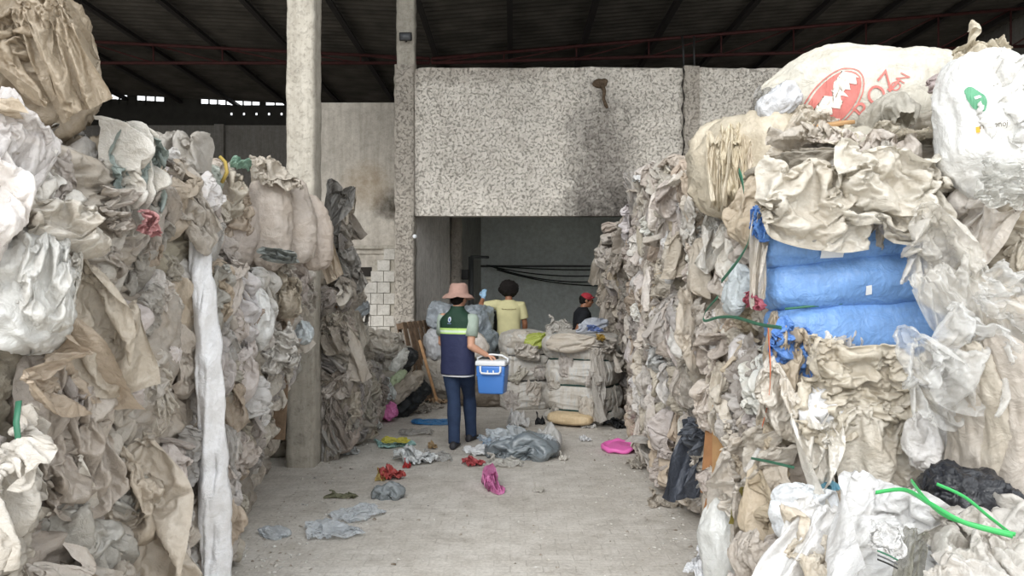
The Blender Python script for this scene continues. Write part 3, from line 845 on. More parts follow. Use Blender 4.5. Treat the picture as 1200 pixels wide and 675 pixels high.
# ------------------------------------------------------------ sacks, bags, strips
def onface(px, py, xf):
    return at(px, py, xf * F_PX / (px - 600))
def sack_mesh(hx, hy, hz, seed, big=.10, fold=.05, nfold=9, pw=2.6, endp=.55, pinch=(0, 0), bend=0.0, nu=72, nv=64, fine=.012, axial=1.2, cross=0.0, ncross=6):
    t = np.linspace(0, PI, nv); a = np.linspace(0, 2 * PI, nu, endpoint=False)
    T_, A = np.meshgrid(t, a, indexing='ij'); T_ = T_.ravel(); A = A.ravel()
    c = np.cos(T_); x = np.sign(c) * np.abs(c) ** .8; rad = np.maximum(np.sin(T_), 1e-4) ** endp
    ca, sa = np.cos(A), np.sin(A); e = 2 / pw
    y = np.sign(ca) * np.abs(ca) ** e; z = np.sign(sa) * np.abs(sa) ** e
    if pinch[0]: rad = rad * (1 - pinch[0] * np.clip((-x - .45) / .55, 0, 1) ** 1.2)
    if pinch[1]: rad = rad * (1 - pinch[1] * np.clip((x - .45) / .55, 0, 1) ** 1.2)
    p = np.stack([x * hx, y * hy * rad, z * hz * rad], 1)
    m = (hx * hy * hz) ** (1 / 3)
    q = p / m
    w = np.stack([vnoise(q * 1.3 + 4, seed), vnoise(q * 1.3 + 8, seed + 1), vnoise(q * 1.3 + 1, seed + 2)], 1) * .35
    # folds run along the axis: noise stretched on x
    an = np.stack([q[:, 0] * axial, np.cos(A) * nfold / 3.2 + w[:, 0], np.sin(A) * nfold / 3.2 + w[:, 1]], 1)
    d = big * fbm(q * 1.1 + 7, seed + 11, 3) + fold * ridge(an + w, seed + 23, 2) + fine * ridge(q * 6 + w * 3, seed + 37, 2)
    if cross: d = d + cross * ridge(np.stack([q[:, 0] * ncross + w[:, 0] * 2, q[:, 1] * .9, q[:, 2] * .9], 1), seed + 51, 2)
    sc = (1 + d)[:, None]
    p[:, 1:] *= sc; p[:, 0] *= 1 + .35 * d
    if bend: p[:, 2] += bend * (p[:, 0] / hx) ** 2
    return mesh_np('sack', p, gridfaces(nv, nu, True))
def sack(name, label, cat, loc, half, col, mat, seed, rot=(0, 0, 0), parent=None, group=None, **kw):
    me = sack_mesh(*half, seed, **kw)
    o = link(name, me, mat, parent); o.color = col
    o.rotation_euler = rot
    o.location = loc
    if label: tag(o, label, cat, group)
    return o
def free_rag(name, label, cat, k, pos, yaw, roll=0, tilt=0, scale=(1, 1, 1), col=(1, 1, 1, 1), mat=None, group=None):
    return tag(rag(name, k, pos, yaw, roll, tilt, scale, col, mat), label, cat, group)
def litter(name, label, cat, px, py, k, sx, sz, h, col, mat=None, rz=0, lift=.004, group=None, dz=0):
    p = ground(px, py); p.z = lift + dz
    me = RAG[k]; ys = h
    if k.startswith('bag'): p.z += h * .10
    return free_rag(name, label, cat, k, p, rz - PI / 2, 0, -PI / 2, (sx, ys, sz), col, mat, group)
C = srgb

# ---- left stack
NW = -PI / 4     # direction from the left face towards aisle and camera
def fl(px, py, xf=-1.72): return onface(px, py, xf)
sack('bulk_bag', 'huge brown dirty bag lying on top of the left stack at the photo corner', 'bag', (-2.36, 3.35, 2.70), (.42, .34, .40), C(178, 164, 144), M_FILM, 3, (0, R(-8), R(20)), big=.2, fold=.13, nfold=9, fine=.06, cross=.05, pw=2.4, nu=120, nv=100)
for i, (px, py, k, sc_, rl) in enumerate([(30, 60, 'hang_1', (.5, .7, .55), -.5), (75, 70, 'hang_2', (.32, .7, .5), -.35), (10, 20, 'puff_4', (.6, .8, .5), .3)]):
    free_rag('film_sheet', ['wrinkled brownish film over the middle of the huge brown bag', 'long pale film streak down the right side of the huge brown bag', 'crumpled film over the top left of the huge brown bag'][i], 'sheet', k, at(px, py, 2.98), -1.3, rl, .25, sc_, C(186, 172, 152))
o = sack('big_bag', 'big bright white bag bulging at the left edge of the photo', 'bag', (-1.72, 2.66, 1.70), (.22, .15, .11), C(214, 214, 211), M_GLOSS, 5, (0, R(86), 0), big=.20, fold=.16, nfold=6, fine=.06, pw=2.2, pinch=(.45, .1), cross=.03)
free_rag('film_sheet', 'white gathered folds down the front of the big white bag', 'sheet', 'swag_5_tucked', (-1.60, 2.58, 1.72), NW, .05, 0, (.30, .5, .46), C(218, 217, 213), M_GLOSS)
free_rag('film_sheet', 'narrow pale pleat down the right side of the big white bag', 'sheet', 'hang_1_tucked', (-1.62, 2.72, 1.70), NW, .12, 0, (.20, .5, .44), C(212, 208, 200), M_GLOSS)
free_rag('film_sheet', 'pointed grey-beige sheet hanging right of the big white bag', 'sheet', 'knot_7', (-1.62, 2.98, 1.55), NW, .1, 0, (.5, .6, .62), C(200, 190, 175))
free_rag('film_sheet', 'gathered pale sheet lying over the top of the big white bag', 'sheet', 'swag_5_tucked', (-1.62, 2.72, 1.93), NW, 0, -.2, (.5, .8, .26), C(222, 216, 206))
free_rag('printed_bag', 'pale blue printed bag poking out at the left photo edge', 'bag', 'bag_11', fl(6, 236, -1.76), -.6, .2, 0, (.25, .5, .32), C(150, 190, 206), M_GLOSS)
free_rag('film_bag', 'teal-grey crumpled bag high in the left stack', 'bag', 'knot_8', fl(152, 200, -1.72), -.5, .1, 0, (.34, .7, .5), C(150, 162, 158))
free_rag('film_bag', 'small teal rag of film just right of the teal-grey bag', 'bag', 'puff_3', fl(162, 188, -1.68), -.4, .8, 0, (.16, .5, .22), C(160, 172, 168))
free_rag('packet', 'pink and red food packet stuck in the left stack near the white strip', 'packet', 'crumple_9', fl(171, 262, -1.62), -.5, .2, 0, (.17, .6, .17), C(214, 160, 160), M_GLOSS)
free_rag('film_sheet', 'large limp beige sheet slumping at the foot of the left stack', 'sheet', 'hang_1', (-1.70, 3.25, .58), NW - .1, -.35, -.25, (1.05, 1.3, .95), C(206, 196, 182))
free_rag('film_sheet', 'peaked beige sheet over the slumped one at the bottom left', 'sheet', 'knot_7_tucked', (-1.66, 3.2, .82), NW, .3, -.1, (.62, 1.0, .6), C(196, 184, 168))
free_rag('film_sheet', 'white twisted film at the very bottom left corner', 'sheet', 'swag_6', (-1.66, 2.62, .42), NW, .5, -.2, (.7, 1.2, .6), C(216, 210, 200))
# green strap at far left
mb = MB(); mb.tube([fl(22, 470, -1.66), fl(19, 495, -1.65), fl(22, 520, -1.64), fl(29, 546, -1.64)], .012, 6, flat=.3)
tag(mb.build('packing_strap', M_GREEN), 'short green packing strap at the lower left edge of the photo', 'strap')
# rolled, puffy sacks on the top of the left stack
for i, (px, py, Y, rx, rz, hh, lab) in enumerate([(274, 278, 5.36, .15, .155, .25, 'fat leftmost puffy roll, bulging lowest'), (314, 262, 5.52, .17, .115, .33, 'tall second puffy roll from the left'), (343, 260, 5.70, .16, .095, .31, 'third puffy roll, second from the right'), (366, 272, 5.88, .14, .085, .29, 'thin rightmost puffy roll against the column')]):
    p = at(px, py, Y)
    sack('rolled_sack', 'pinkish beige ' + lab + ' of the four in the left stack', 'sack', p, (hh, rz, rx), jit(C(204, 193, 182), .04), M_FILM, 30 + i, (0, R(90 + (14, 3, -5, -10)[i]), R(10)), group='puffy rolled sacks', big=.10, fold=.06, nfold=6, fine=.03, pw=2.0, cross=.03, axial=.7, endp=.6)
free_rag('film_sheet', 'grey sheet crumpled over the top of the puffy rolls', 'sheet', 'crumple_9', at(322, 210, 5.52), -.9, .3, -1.0, (.6, .8, .62), C(196, 188, 176))
free_rag('film_sheet', 'beige sheet folded on top at the left end of the puffy rolls', 'sheet', 'swag_5_tucked', at(262, 225, 5.15), -.8, .1, -.2, (.62, .9, .5), C(204, 196, 182))
free_rag('film_bag', 'greenish grey bag tied with yellow cord on the left stack', 'bag', 'bag_11', at(246, 212, 4.95), -.8, .3, 0, (.3, .6, .3), C(184, 190, 182), M_FILM)
mb = MB(); mb.tube([at(258, 184, 4.8), at(264, 190, 4.78), at(266, 202, 4.76), at(260, 214, 4.78)], .012, 6)
tag(mb.build('cord', flat_mat('yellow_cord', C(190, 164, 84), .6)), 'yellow cord on top of the left stack', 'cord')
free_rag('film_scrap', 'small mint green scrap on top of the left stack', 'scrap', 'puff_4', at(281, 196, 5.2), -.9, .2, -.6, (.2, .6, .12), C(150, 184, 166))
free_rag('film_sheet', 'blue-grey scrap of film pressed under the puffy rolls', 'sheet', 'swag_6', at(322, 300, 5.35), -.8, .1, 0, (.42, .7, .12), C(166, 172, 170))
free_rag('film_sheet', 'flap of beige film hanging to the right edge of the left stack top', 'sheet', 'hang_2', at(384, 300, 6.1), -1.0, -.3, 0, (.22, .6, .48), C(202, 188, 170))
# white bags hanging out near the column
free_rag('film_bag', 'large milky white bag hanging under the puffy rolls', 'bag', 'bag_12', at(294, 372, 5.25), -.9, .1, 0, (.52, .7, .62), C(232, 232, 230), M_GLOSS)
free_rag('film_sheet', 'white flap of film left of the milky white bag', 'sheet', 'hang_1', at(268, 345, 5.1), -.9, .35, 0, (.22, .6, .42), C(226, 226, 226), M_GLOSS)
free_rag('film_sheet', 'pale sheet sagging below the milky white bag', 'sheet', 'puff_4', at(322, 410, 5.5), -.9, -.3, 0, (.5, .9, .5), C(212, 208, 202), M_GLOSS)
free_rag('film_bag', 'small translucent white bag in front of the near column', 'bag', 'bag_11', at(357, 390, 5.95), -1.1, .1, 0, (.24, .5, .26), C(214, 222, 226), M_GLOSS)
free_rag('film_sheet', 'crumpled beige sheet right of the milky white bag', 'sheet', 'knot_8_tucked', at(335, 345, 5.75), -1.0, .2, 0, (.42, .8, .5), C(206, 196, 180))
# long white strip
def strip():
    ys = [(226, 252, 4.22, .05), (231, 262, 4.2, .06), (236, 300, 4.12, .065), (240, 350, 4.08, .07), (245, 400, 4.05, .075), (248, 450, 4.04, .085), (250, 500, 4.03, .09), (251, 550, 4.02, .092), (253, 600, 4.0, .10), (255, 650, 4.0, .09), (256, 685, 3.98, .085)]
    n = 90; nu = 21; P_ = []
    ks = np.array(ys, float)
    for j in range(n):
        t = j / (n - 1) * (len(ys) - 1); px, py, Y, w = [np.interp(t, range(len(ys)), ks[:, q]) for q in range(4)]
        c = at(px, py, Y)
        for i in range(nu):
            u = i / (nu - 1) * 2 - 1
            P_.append((c.x + u * w * .72 + .004 * math.sin(t * 5), c.y - .05 * (1 - u * u) + .03 * u, max(.01, c.z)))
    P_ = np.array(P_); q = P_ * np.array([26, 1, 2.6])
    P_[:, 1] -= .018 * ridge(q, 5, 2) + .010 * ridge(P_ * np.array([12, 1, 14]), 8, 2)
    o = link('plastic_strip', mesh_np('plastic_strip', P_, gridfaces(n, nu)), M_GLOSS); o.color = C(244, 244, 246)
    o.modifiers.new('thick', 'SOLIDIFY').thickness = .004
    tag(o, 'long bright white plastic strip hanging down the left stack to the floor', 'strip')
strip()
# behind the near column
free_rag('film_sheet', 'dark grey film flapping at the top behind the near column', 'sheet', 'hang_1', at(392, 245, 7.7), -1.2, .3, 0, (.5, .8, .7), C(132, 130, 126))
free_rag('film_sheet', 'dark grey film hanging lower behind the near column', 'sheet', 'swag_6', at(405, 320, 7.8), -1.2, -.3, 0, (.5, .8, .6), C(140, 137, 132))
free_rag('film_scrap', 'orange-brown scrap stuck in the stack behind the near column', 'scrap', 'puff_3', at(392, 365, 7.6), -1.2, .2, 0, (.10, .4, .28), C(190, 134, 50))
free_rag('film_bag', 'pale grey translucent bag above the heap behind the near column', 'bag', 'bag_12', at(418, 362, 8.4), -1.2, 1.4, 0, (.42, .6, .42), C(170, 176, 180), M_GLOSS)
free_rag('film_sheet', 'tall limp grey sheet leaning at the foot of the near column', 'sheet', 'hang_2', at(388, 505, 7.45), -1.1, .12, -.12, (.28, .6, .78), C(176, 168, 156))
MB_ = MB().box((0, 0, 0), (.12, .015, .62), Matrix.Rotation(.06, 3, 'Y'), .004)
o = MB_.build('wood_plank', M_WOOD); o.location = at(328, 470, 6.05); tag(o, 'short pale plank standing against the left stack near the column', 'plank')

# ---- right stack
FR = lambda px, py, xf=1.26: onface(px, py, xf)
BL = C(116, 158, 214)
M_BLUE = woven_mat('blue_woven_sack', .42, .15, 220)
def blue(lab, loc, half, seed, roty, cuts):
    r_ = sack('blue_sack', lab, 'sack', loc, half, BL, M_BLUE, seed, (0, roty, R(-2)), group='blue sacks in the right stack', big=.05, fold=.025, nfold=10, fine=.008, pw=2.4, endp=.33, cross=.012, ncross=5, axial=.6)
    return r_
# projected flat patches on a sack
def front_depth(surf_pts, x, z):
    d = (surf_pts[:, 0] - x) ** 2 + (surf_pts[:, 2] - z) ** 2; k = np.argsort(d)[:5]; return float(np.average(surf_pts[k, 1], weights=1 / (d[k] + 1e-6)))
def project(o, v, off=.004):
    Mw = Matrix.Translation(o.location) @ o.rotation_euler.to_matrix().to_4x4()
    surf_pts = np.array([tuple(Mw @ q.co) for q in o.data.vertices]); surf_pts = surf_pts[surf_pts[:, 1] < o.location.y]
    return [(p[0], front_depth(surf_pts, p[0], p[2]) - off, p[2]) for p in v], Mw
def patch(name, sackobj, poly2d, mat, off=.004, sub=1, label=None):
    # poly2d: list of (x, z) outline, filled with a fine grid clipped to the outline
    bm = bmesh.new(); vs = [bm.verts.new((x, 0, z)) for x, z in poly2d]; bm.faces.new(vs)
    bmesh.ops.triangulate(bm, faces=list(bm.faces))
    for _ in range(sub): bmesh.ops.subdivide_edges(bm, edges=list(bm.edges), cuts=1, use_grid_fill=True); 
    bm.verts.index_update(); v = [q.co.copy() for q in bm.verts]; f = [tuple(q.index for q in p.verts) for p in bm.faces]; bm.free()
    y = sackobj.location.y; out, Mw = project(sackobj, [(p.x, y, p.z) for p in v], off)
    inv = Mw.inverted(); out = [inv @ Vector(p) for p in out]
    me = bpy.data.meshes.new(name); me.from_pydata(out, [], f); me.update(); o = link(name, me, mat, sackobj)
    if label: o['label'] = label
    return o
YB_ = 3.76
b1 = blue('topmost blue woven sack with a white tag, half hidden by cream film', at(985, 283, YB_), (.41, .2, .13), 61, R(-5), 0)
b2 = blue('middle blue woven sack in the right stack', at(986, 330, YB_), (.38, .2, .145), 62, R(-5), 0)
b3 = blue('lowest and longest blue woven sack in the right stack', at(1003, 385, YB_ + .01), (.43, .2, .16), 63, R(-3), 0)
def rectp(cx, cz, w, h, a): return [(cx + (x * math.cos(a) - z * math.sin(a)), cz + (x * math.sin(a) + z * math.cos(a))) for x, z in ((-w / 2, -h / 2), (w / 2, -h / 2), (w / 2, h / 2), (-w / 2, h / 2))]
t = at(971, 297, YB_ - .15); patch('tag', b1, rectp(t.x, t.z, .11, .045, .05), M_WHITE, .006, 3, 'white tag')
t = at(1012, 340, YB_ - .15); patch('tag', b2, rectp(t.x, t.z, .028, .045, .2), M_WHITE, .006, 2, 'small white tag')
t0 = at(920, 362, YB_ - .15); t1 = at(1020, 352, YB_ - .15)
tag(MB().tube([t0, t0.lerp(t1, .5), t1], .006, 6).build('packing_strap', M_GREEN), 'thin green strap between the two lower blue sacks', 'strap')
free_rag('blue_flap', 'crumpled darker blue flap hanging under the lowest blue sack', 'flap', 'swag_5', at(932, 408, 3.58), -1.7, .55, 0, (.40, .5, .26), C(96, 140, 208), M_BLUE)
free_rag('blue_flap', 'blue cloth end sticking out at the left of the topmost blue sack', 'flap', 'knot_8', at(894, 262, 3.62), -2.4, 0, 0, (.16, .4, .22), C(100, 146, 212), M_BLUE)
# film draped over and round the blue sacks
free_rag('film_sheet', 'cream film draped over the topmost blue sack, its lower edge hanging', 'sheet', 'swag_5', at(950, 240, 3.48), -1.65, .05, 0, (.75, .9, .50), C(222, 216, 204))
free_rag('film_sheet', 'bright cream film bulging over the right half of the blue sacks', 'sheet', 'puff_3', at(1040, 228, 3.44), -1.6, .2, 0, (.78, 1.1, .58), C(226, 221, 210))
free_rag('film_sheet', 'long twisted pale film hanging at the left ends of the blue sacks', 'sheet', 'hang_1', at(893, 300, 3.66), -2.2, .05, 0, (.13, .5, .62), C(228, 222, 212))
free_rag('film_bag', 'shiny clear bag tucked above the white tag of the top blue sack', 'bag', 'bag_11', at(962, 276, 3.50), -1.6, 1.5, 0, (.14, .3, .22), C(190, 190, 188), M_CLEAR)
free_rag('film_sheet', 'large cream sheet spread below the blue sacks', 'sheet', 'puff_13', at(1010, 462, 3.42), -1.6, .1, 0, (.95, 1.1, .72), C(220, 212, 196))
free_rag('film_sheet', 'ribbed cream sheet lower on the corner of the right stack', 'sheet', 'hang_2', at(1040, 520, 3.4), -1.55, -.1, 0, (.7, .9, .46), C(226, 220, 208))
free_rag('film_sheet', 'gathered off-white film around the corner under the blue sacks', 'sheet', 'knot_7_tucked', at(925, 470, 3.52), -2.1, .1, 0, (.42, .9, .5), C(230, 224, 214))
free_rag('film_bag', 'glossy white bag bulging from the corner, left of the cream sheet', 'bag', 'bag_12', at(957, 478, 3.42), -1.8, 1.2, 0, (.3, .5, .34), C(240, 242, 246), M_GLOSS)
free_rag('film_sheet', 'vertical white folds of film hanging below the glossy white bag', 'sheet', 'hang_1', at(955, 528, 3.42), -1.8, 0, 0, (.36, .9, .5), C(238, 234, 226), M_GLOSS)
free_rag('film_bag', 'small cyan bag peeking out below the white folds', 'bag', 'bag_11', at(974, 584, 3.36), -1.7, .4, 0, (.2, .4, .2), C(120, 180, 206), M_GLOSS)
free_rag('film_bag', 'milky bag beside the folded grey sacks at the right', 'bag', 'bag_12', at(1088, 520, 3.22), -1.6, .1, 0, (.28, .5, .38), C(232, 230, 228), M_GLOSS)
free_rag('clear_sheet', 'big shiny clear film hanging at the right edge, level with lowest blue sack', 'sheet', 'hang_2', at(1150, 400, 3.15), -1.65, -.45, 0, (.5, 1.0, .85), C(240, 238, 232), M_CLEARER)
free_rag('clear_sheet', 'shiny clear film gathered right beside the blue sack ends', 'sheet', 'knot_7', at(1105, 305, 3.3), -1.65, .2, 0, (.45, .9, .5), C(226, 222, 214), M_CLEAR)
# pleated cream bundle
sack('pleated_bundle', 'cream pleated bundle of film at the top corner of the right stack', 'bundle', at(892, 196, 4.62), (.30, .36, .30), C(222, 212, 192), M_FILM, 70, (0, R(90), R(35)), big=.08, fold=.12, nfold=30, fine=.03, pw=3.2, endp=.35, axial=.35)
for i in range(12):
    px = 838 + i * 9.5; free_rag('pleated_film', 'narrow cream pleats of film hanging at the front of the cream bundle', 'film', ['hang_1_tucked', 'hang_2_tucked', 'swag_5_tucked'][i % 3], at(px, 197 + 6 * math.sin(i * 2.1), 4.30 + .012 * abs(i - 8)), -1.9, .1 * math.sin(i * 1.7), .1, (.20 * (-1) ** i, .55, .62), jit(C(232, 221, 200), .04), M_FILM, 'cream pleats of the bundle')
free_rag('film_sheet', 'grey striped film folded over the right side of the pleated bundle', 'sheet', 'hang_2', at(935, 165, 4.25), -1.8, .5, -.3, (.5, .9, .45), C(208, 200, 186))
# big printed sack
rz = sack('printed_sack', 'huge off-white woven sack with red oval print on top of the right stack', 'sack', at(1016, 120, 4.55), (.64, .36, .29), C(208, 204, 192), M_WOVEN, 81, (0, R(3), R(-4)), big=.10, fold=.035, nfold=9, fine=.012, pw=2.6, endp=.5, cross=.02, axial=.8, pinch=(.5, .1), nu=110, nv=110)
M_PRED = flat_mat('faded_red_print', C(200, 120, 112), .6, .3, 22, .12)
M_PWHITE = flat_mat('sack_print_white', C(226, 220, 208), .6)
def oval(cx, cz, a, b, rot, n=48, gap=None):
    return [(cx + a * math.cos(q) * math.cos(rot) - b * math.sin(q) * math.sin(rot), cz + a * math.cos(q) * math.sin(rot) + b * math.sin(q) * math.cos(rot)) for q in [2 * PI * i / n for i in range(n)]]
YP_ = 4.2
oc = at(979, 117, YP_)
patch('print_oval', rz, oval(oc.x, oc.z, .185, .10, R(58)), M_PRED, .006, 3, 'faded red oval print')
def ring(name, parent, outer, inner, mat, off):
    n = len(outer); v = [(x, parent.location.y, z) for x, z in outer + inner]; out, Mw = project(parent, v, off); inv = Mw.inverted()
    me = bpy.data.meshes.new(name); me.from_pydata([inv @ Vector(p) for p in out], [], [(i, (i + 1) % n, n + (i + 1) % n, n + i) for i in range(n)]); me.update(); return link(name, me, mat, parent)
ring('print_ring', rz, oval(oc.x, oc.z, .205, .118, R(58), 96), oval(oc.x, oc.z, .198, .111, R(58), 96), M_PRED, .006)
# pale toothed band across the oval (two zigzag rows)
def zig():
    pts = []
    ax = Vector((math.cos(R(58)), math.sin(R(58)))); nx = Vector((-ax.y, ax.x)); n = 9
    up_, dn = [], []
    for i in range(n):
        t = -.15 + .30 * i / (n - 1)
        up_.append((t, .012)); up_.append((t + .010, .055 if i % 2 == 0 else .042)); up_.append((t + .019, .012))
        dn.append((t, -.012)); dn.append((t + .010, -.05 if i % 2 else -.038)); dn.append((t + .019, -.012))
    o2 = up_ + dn[::-1]
    return [(oc.x + ax.x * a + nx.x * b, oc.z + ax.y * a + nx.y * b) for a, b in o2]
patch('print_teeth', rz, zig(), M_PWHITE, .010, 2, 'pale toothed band in the oval print')
def letters(txt, parent, px, py, Y, size, ang, mat, off=.007, name='print_text', sx=1.0):
    cu = bpy.data.curves.new('txt', 'FONT'); cu.body = txt; cu.size = size; cu.align_x = 'CENTER'; cu.align_y = 'CENTER'; cu.resolution_u = 4
    to = bpy.data.objects.new('txt', cu); COL.objects.link(to); bpy.context.view_layer.update()
    me = bpy.data.meshes.new_from_object(to.evaluated_get(bpy.context.evaluated_depsgraph_get())); bpy.data.objects.remove(to)
    bm = bmesh.new(); bm.from_mesh(me); bmesh.ops.triangulate(bm, faces=list(bm.faces)); bmesh.ops.subdivide_edges(bm, edges=list(bm.edges), cuts=1); bm.to_mesh(me); bm.free()
    c = at(px, py, Y); v = []
    for q in me.vertices:
        x, z = q.co.x * sx, q.co.y; v.append((c.x + x * math.cos(ang) - z * math.sin(ang), parent.location.y, c.z + x * math.sin(ang) + z * math.cos(ang)))
    out, Mw = project(parent, v, off); inv = Mw.inverted()
    for q, p in zip(me.vertices, out): q.co = inv @ Vector(p)
    me.materials.clear(); o = link(name, me, mat, parent, False); o['label'] = 'red printed letters ' + txt; return o
letters('ROZ', rz, 1026, 113, YP_, .15, R(50), M_PRED)
letters('ION', rz, 1051, 99, YP_, .075, R(50), M_PRED)
# tied ear of the sack and stuff around it
sack('tied_bag', 'knotted silvery bag end at the left tip of the printed sack', 'bag', at(913, 121, 4.3), (.13, .07, .08), C(206, 208, 212), M_GLOSS, 84, (0, R(-40), 0), big=.2, fold=.14, nfold=9, fine=.03)
free_rag('clear_sheet', 'grey translucent film sticking out left of the printed sack', 'sheet', 'puff_3', at(897, 125, 4.4), -1.9, .3, 0, (.22, .6, .3), C(180, 178, 174), M_CLEAR)
mb = MB().box((0, 0, 0), (.24, .16, .02), Matrix.Rotation(-.15, 3, 'Y'), .004); o = mb.build('cardboard', M_CARD); o.location = at(968, 147, 3.98); o.rotation_euler = (R(12), 0, 0); tag(o, 'strip of torn cardboard under the red oval of the printed sack', 'cardboard')
M_CARD2 = flat_mat('cardboard_brown', C(166, 122, 86), .85, .15, 9, .18, 30, .3)
# grey twisted rolls between the printed sack and the white bag
for i, (pts, r0, lab) in enumerate([([(962, 176), (985, 160), (1012, 158), (1030, 176), (1036, 190)], .075, 'grey twisted roll of film directly below the letters of the printed sack'),
        ([(1018, 165), (1020, 140), (1040, 118), (1058, 116), (1062, 128)], .07, 'shiny grey looped roll of film in front of the printed letters'),
        ([(1045, 195), (1062, 165), (1085, 140), (1110, 128)], .08, 'long grey twisted roll leaning up towards the white bag'),
        ([(1078, 205), (1085, 178), (1098, 155), (1120, 140)], .05, 'thin grey twist of film just left of the white bag')]):
    n = 60; nu = 40; pp = [at(x, y + 12, 3.95 - .1 * k) for k, (x, y) in enumerate(pts)]; P_ = []
    for j in range(n):
        t = j / (n - 1) * (len(pp) - 1); k = min(int(t), len(pp) - 2); f = t - k
        p0 = pp[max(k - 1, 0)]; p1 = pp[k]; p2 = pp[k + 1]; p3 = pp[min(k + 2, len(pp) - 1)]
        c = .5 * ((2 * p1) + (p2 - p0) * f + (2 * p0 - 5 * p1 + 4 * p2 - p3) * f * f + (3 * p1 - p0 - 3 * p2 + p3) * f ** 3)
        tg = (p2 - p0 + (p3 - p1 - p2 + p0) * f).normalized(); s1 = tg.cross(Vector((0, 1, 0))).normalized(); s2 = tg.cross(s1)
        rr = r0 * (.35 + .65 * math.sin(PI * min(1, max(0, (j + 2) / (n + 3)))) ** .5)
        for q in range(nu):
            a = 2 * PI * q / nu; k_ = 1 + .16 * math.sin(5 * a + j * .12) + .10 * math.sin(9 * a - j * .2 + i) + .05 * math.sin(j * .7 + a)
            P_.append(tuple(c + (s1 * math.cos(a) + s2 * math.sin(a)) * rr * k_))
    o = link('film_roll', mesh_np('film_roll', P_, gridfaces(n, nu, True)), M_FILM); o.color = jit(C(190, 184, 174), .06); tag(o, lab, 'roll', 'twisted film rolls')
# bright white bag with green logo
wb = sack('white_bag', 'bright white plastic bag with green logo at the right edge of photo', 'bag', at(1156, 148, 3.35), (.32, .2, .20), C(246, 247, 246), M_GLOSS, 91, (0, R(86), R(-6)), big=.09, fold=.045, nfold=7, fine=.015, pw=2.3, pinch=(0, .35), nu=110, nv=110)
M_LOGO = flat_mat('logo_green', C(96, 160, 124), .45)
gc = at(1129, 122, 3.27)
patch('logo', wb, oval(gc.x, gc.z, .060, .024, R(108)), M_LOGO, .010, 3, 'green oval logo')
patch('logo_mark', wb, rectp(gc.x, gc.z + .005, .018, .012, .3), M_WHITE, .014, 1)
M_INK = flat_mat('dark_print', C(92, 84, 70), .5)
letters('nononoj', wb, 1154, 150, 3.2, .034, R(4), M_INK, .016, sx=.85)['label'] = 'small dark printed word'
patch('print_bar', wb, rectp(at(1137, 151, 3.22).x, at(0, 151, 3.15).z, .010, .026, 0), flat_mat('orange_print', C(226, 170, 60), .5), .014, 1, 'orange printed mark')
free_rag('white_sheet', 'white film crumpled right beside the logo bag at the photo edge', 'sheet', 'puff_4', at(1185, 120, 3.2), -1.7, .3, 0, (.4, .8, .6), C(244, 244, 242), M_GLOSS)
free_rag('film_sheet', 'cream crumpled film on the stack behind the logo bag', 'sheet', 'crumple_10', at(1150, 72, 4.0), -1.6, .2, -.7, (.5, .9, .3), C(222, 214, 196))
free_rag('film_bag', 'pinkish grey bag squeezed at the right end of the printed sack', 'bag', 'bag_11', at(1113, 92, 3.9), -1.6, 1.1, 0, (.16, .4, .32), C(184, 170, 168), M_GLOSS)
free_rag('clear_sheet', 'clear bubbly film at the right photo edge below the logo bag', 'sheet', 'puff_13', at(1180, 218, 3.15), -1.7, .1, 0, (.4, .8, .3), C(226, 226, 222), M_CLEAR)
# folded grey sacks
for i, (px, rr, lab) in enumerate([(1142, .075, 'leftmost'), (1166, .085, 'middle'), (1196, .10, 'rightmost')]):
    sack('folded_sack', 'tall bowed grey-beige sack standing at the right edge, %s of three' % lab, 'sack', at(px, 500 + 7 * i, 3.0 - .05 * i), (.34 + .02 * i, .12, rr), jit(C(176, 169, 156), .05), M_WOVEN, 95 + i, (0, R(84 + 4 * i), R(0)), group='folded grey sacks', big=.10, fold=.10, nfold=8, fine=.02, pw=2.3, endp=.3, bend=-.07 - .02 * i, cross=.02)
free_rag('clear_sheet', 'shiny clear film flopping over the tops of the bowed sacks', 'sheet', 'knot_8', at(1128, 420, 2.92), -1.65, .3, 0, (.42, .8, .5), C(240, 240, 238), M_CLEARER)
free_rag('clear_sheet', 'clear bag bunched just left of the bowed sacks', 'sheet', 'knot_7', at(1098, 440, 3.0), -1.65, -.2, 0, (.36, .8, .5), C(240, 240, 238), M_CLEARER)
free_rag('clear_sheet', 'silvery clear film at the right photo edge above the bowed sacks', 'sheet', 'puff_4', at(1185, 350, 2.98), -1.65, .5, 0, (.42, .8, .34), C(240, 240, 238), M_CLEARER)
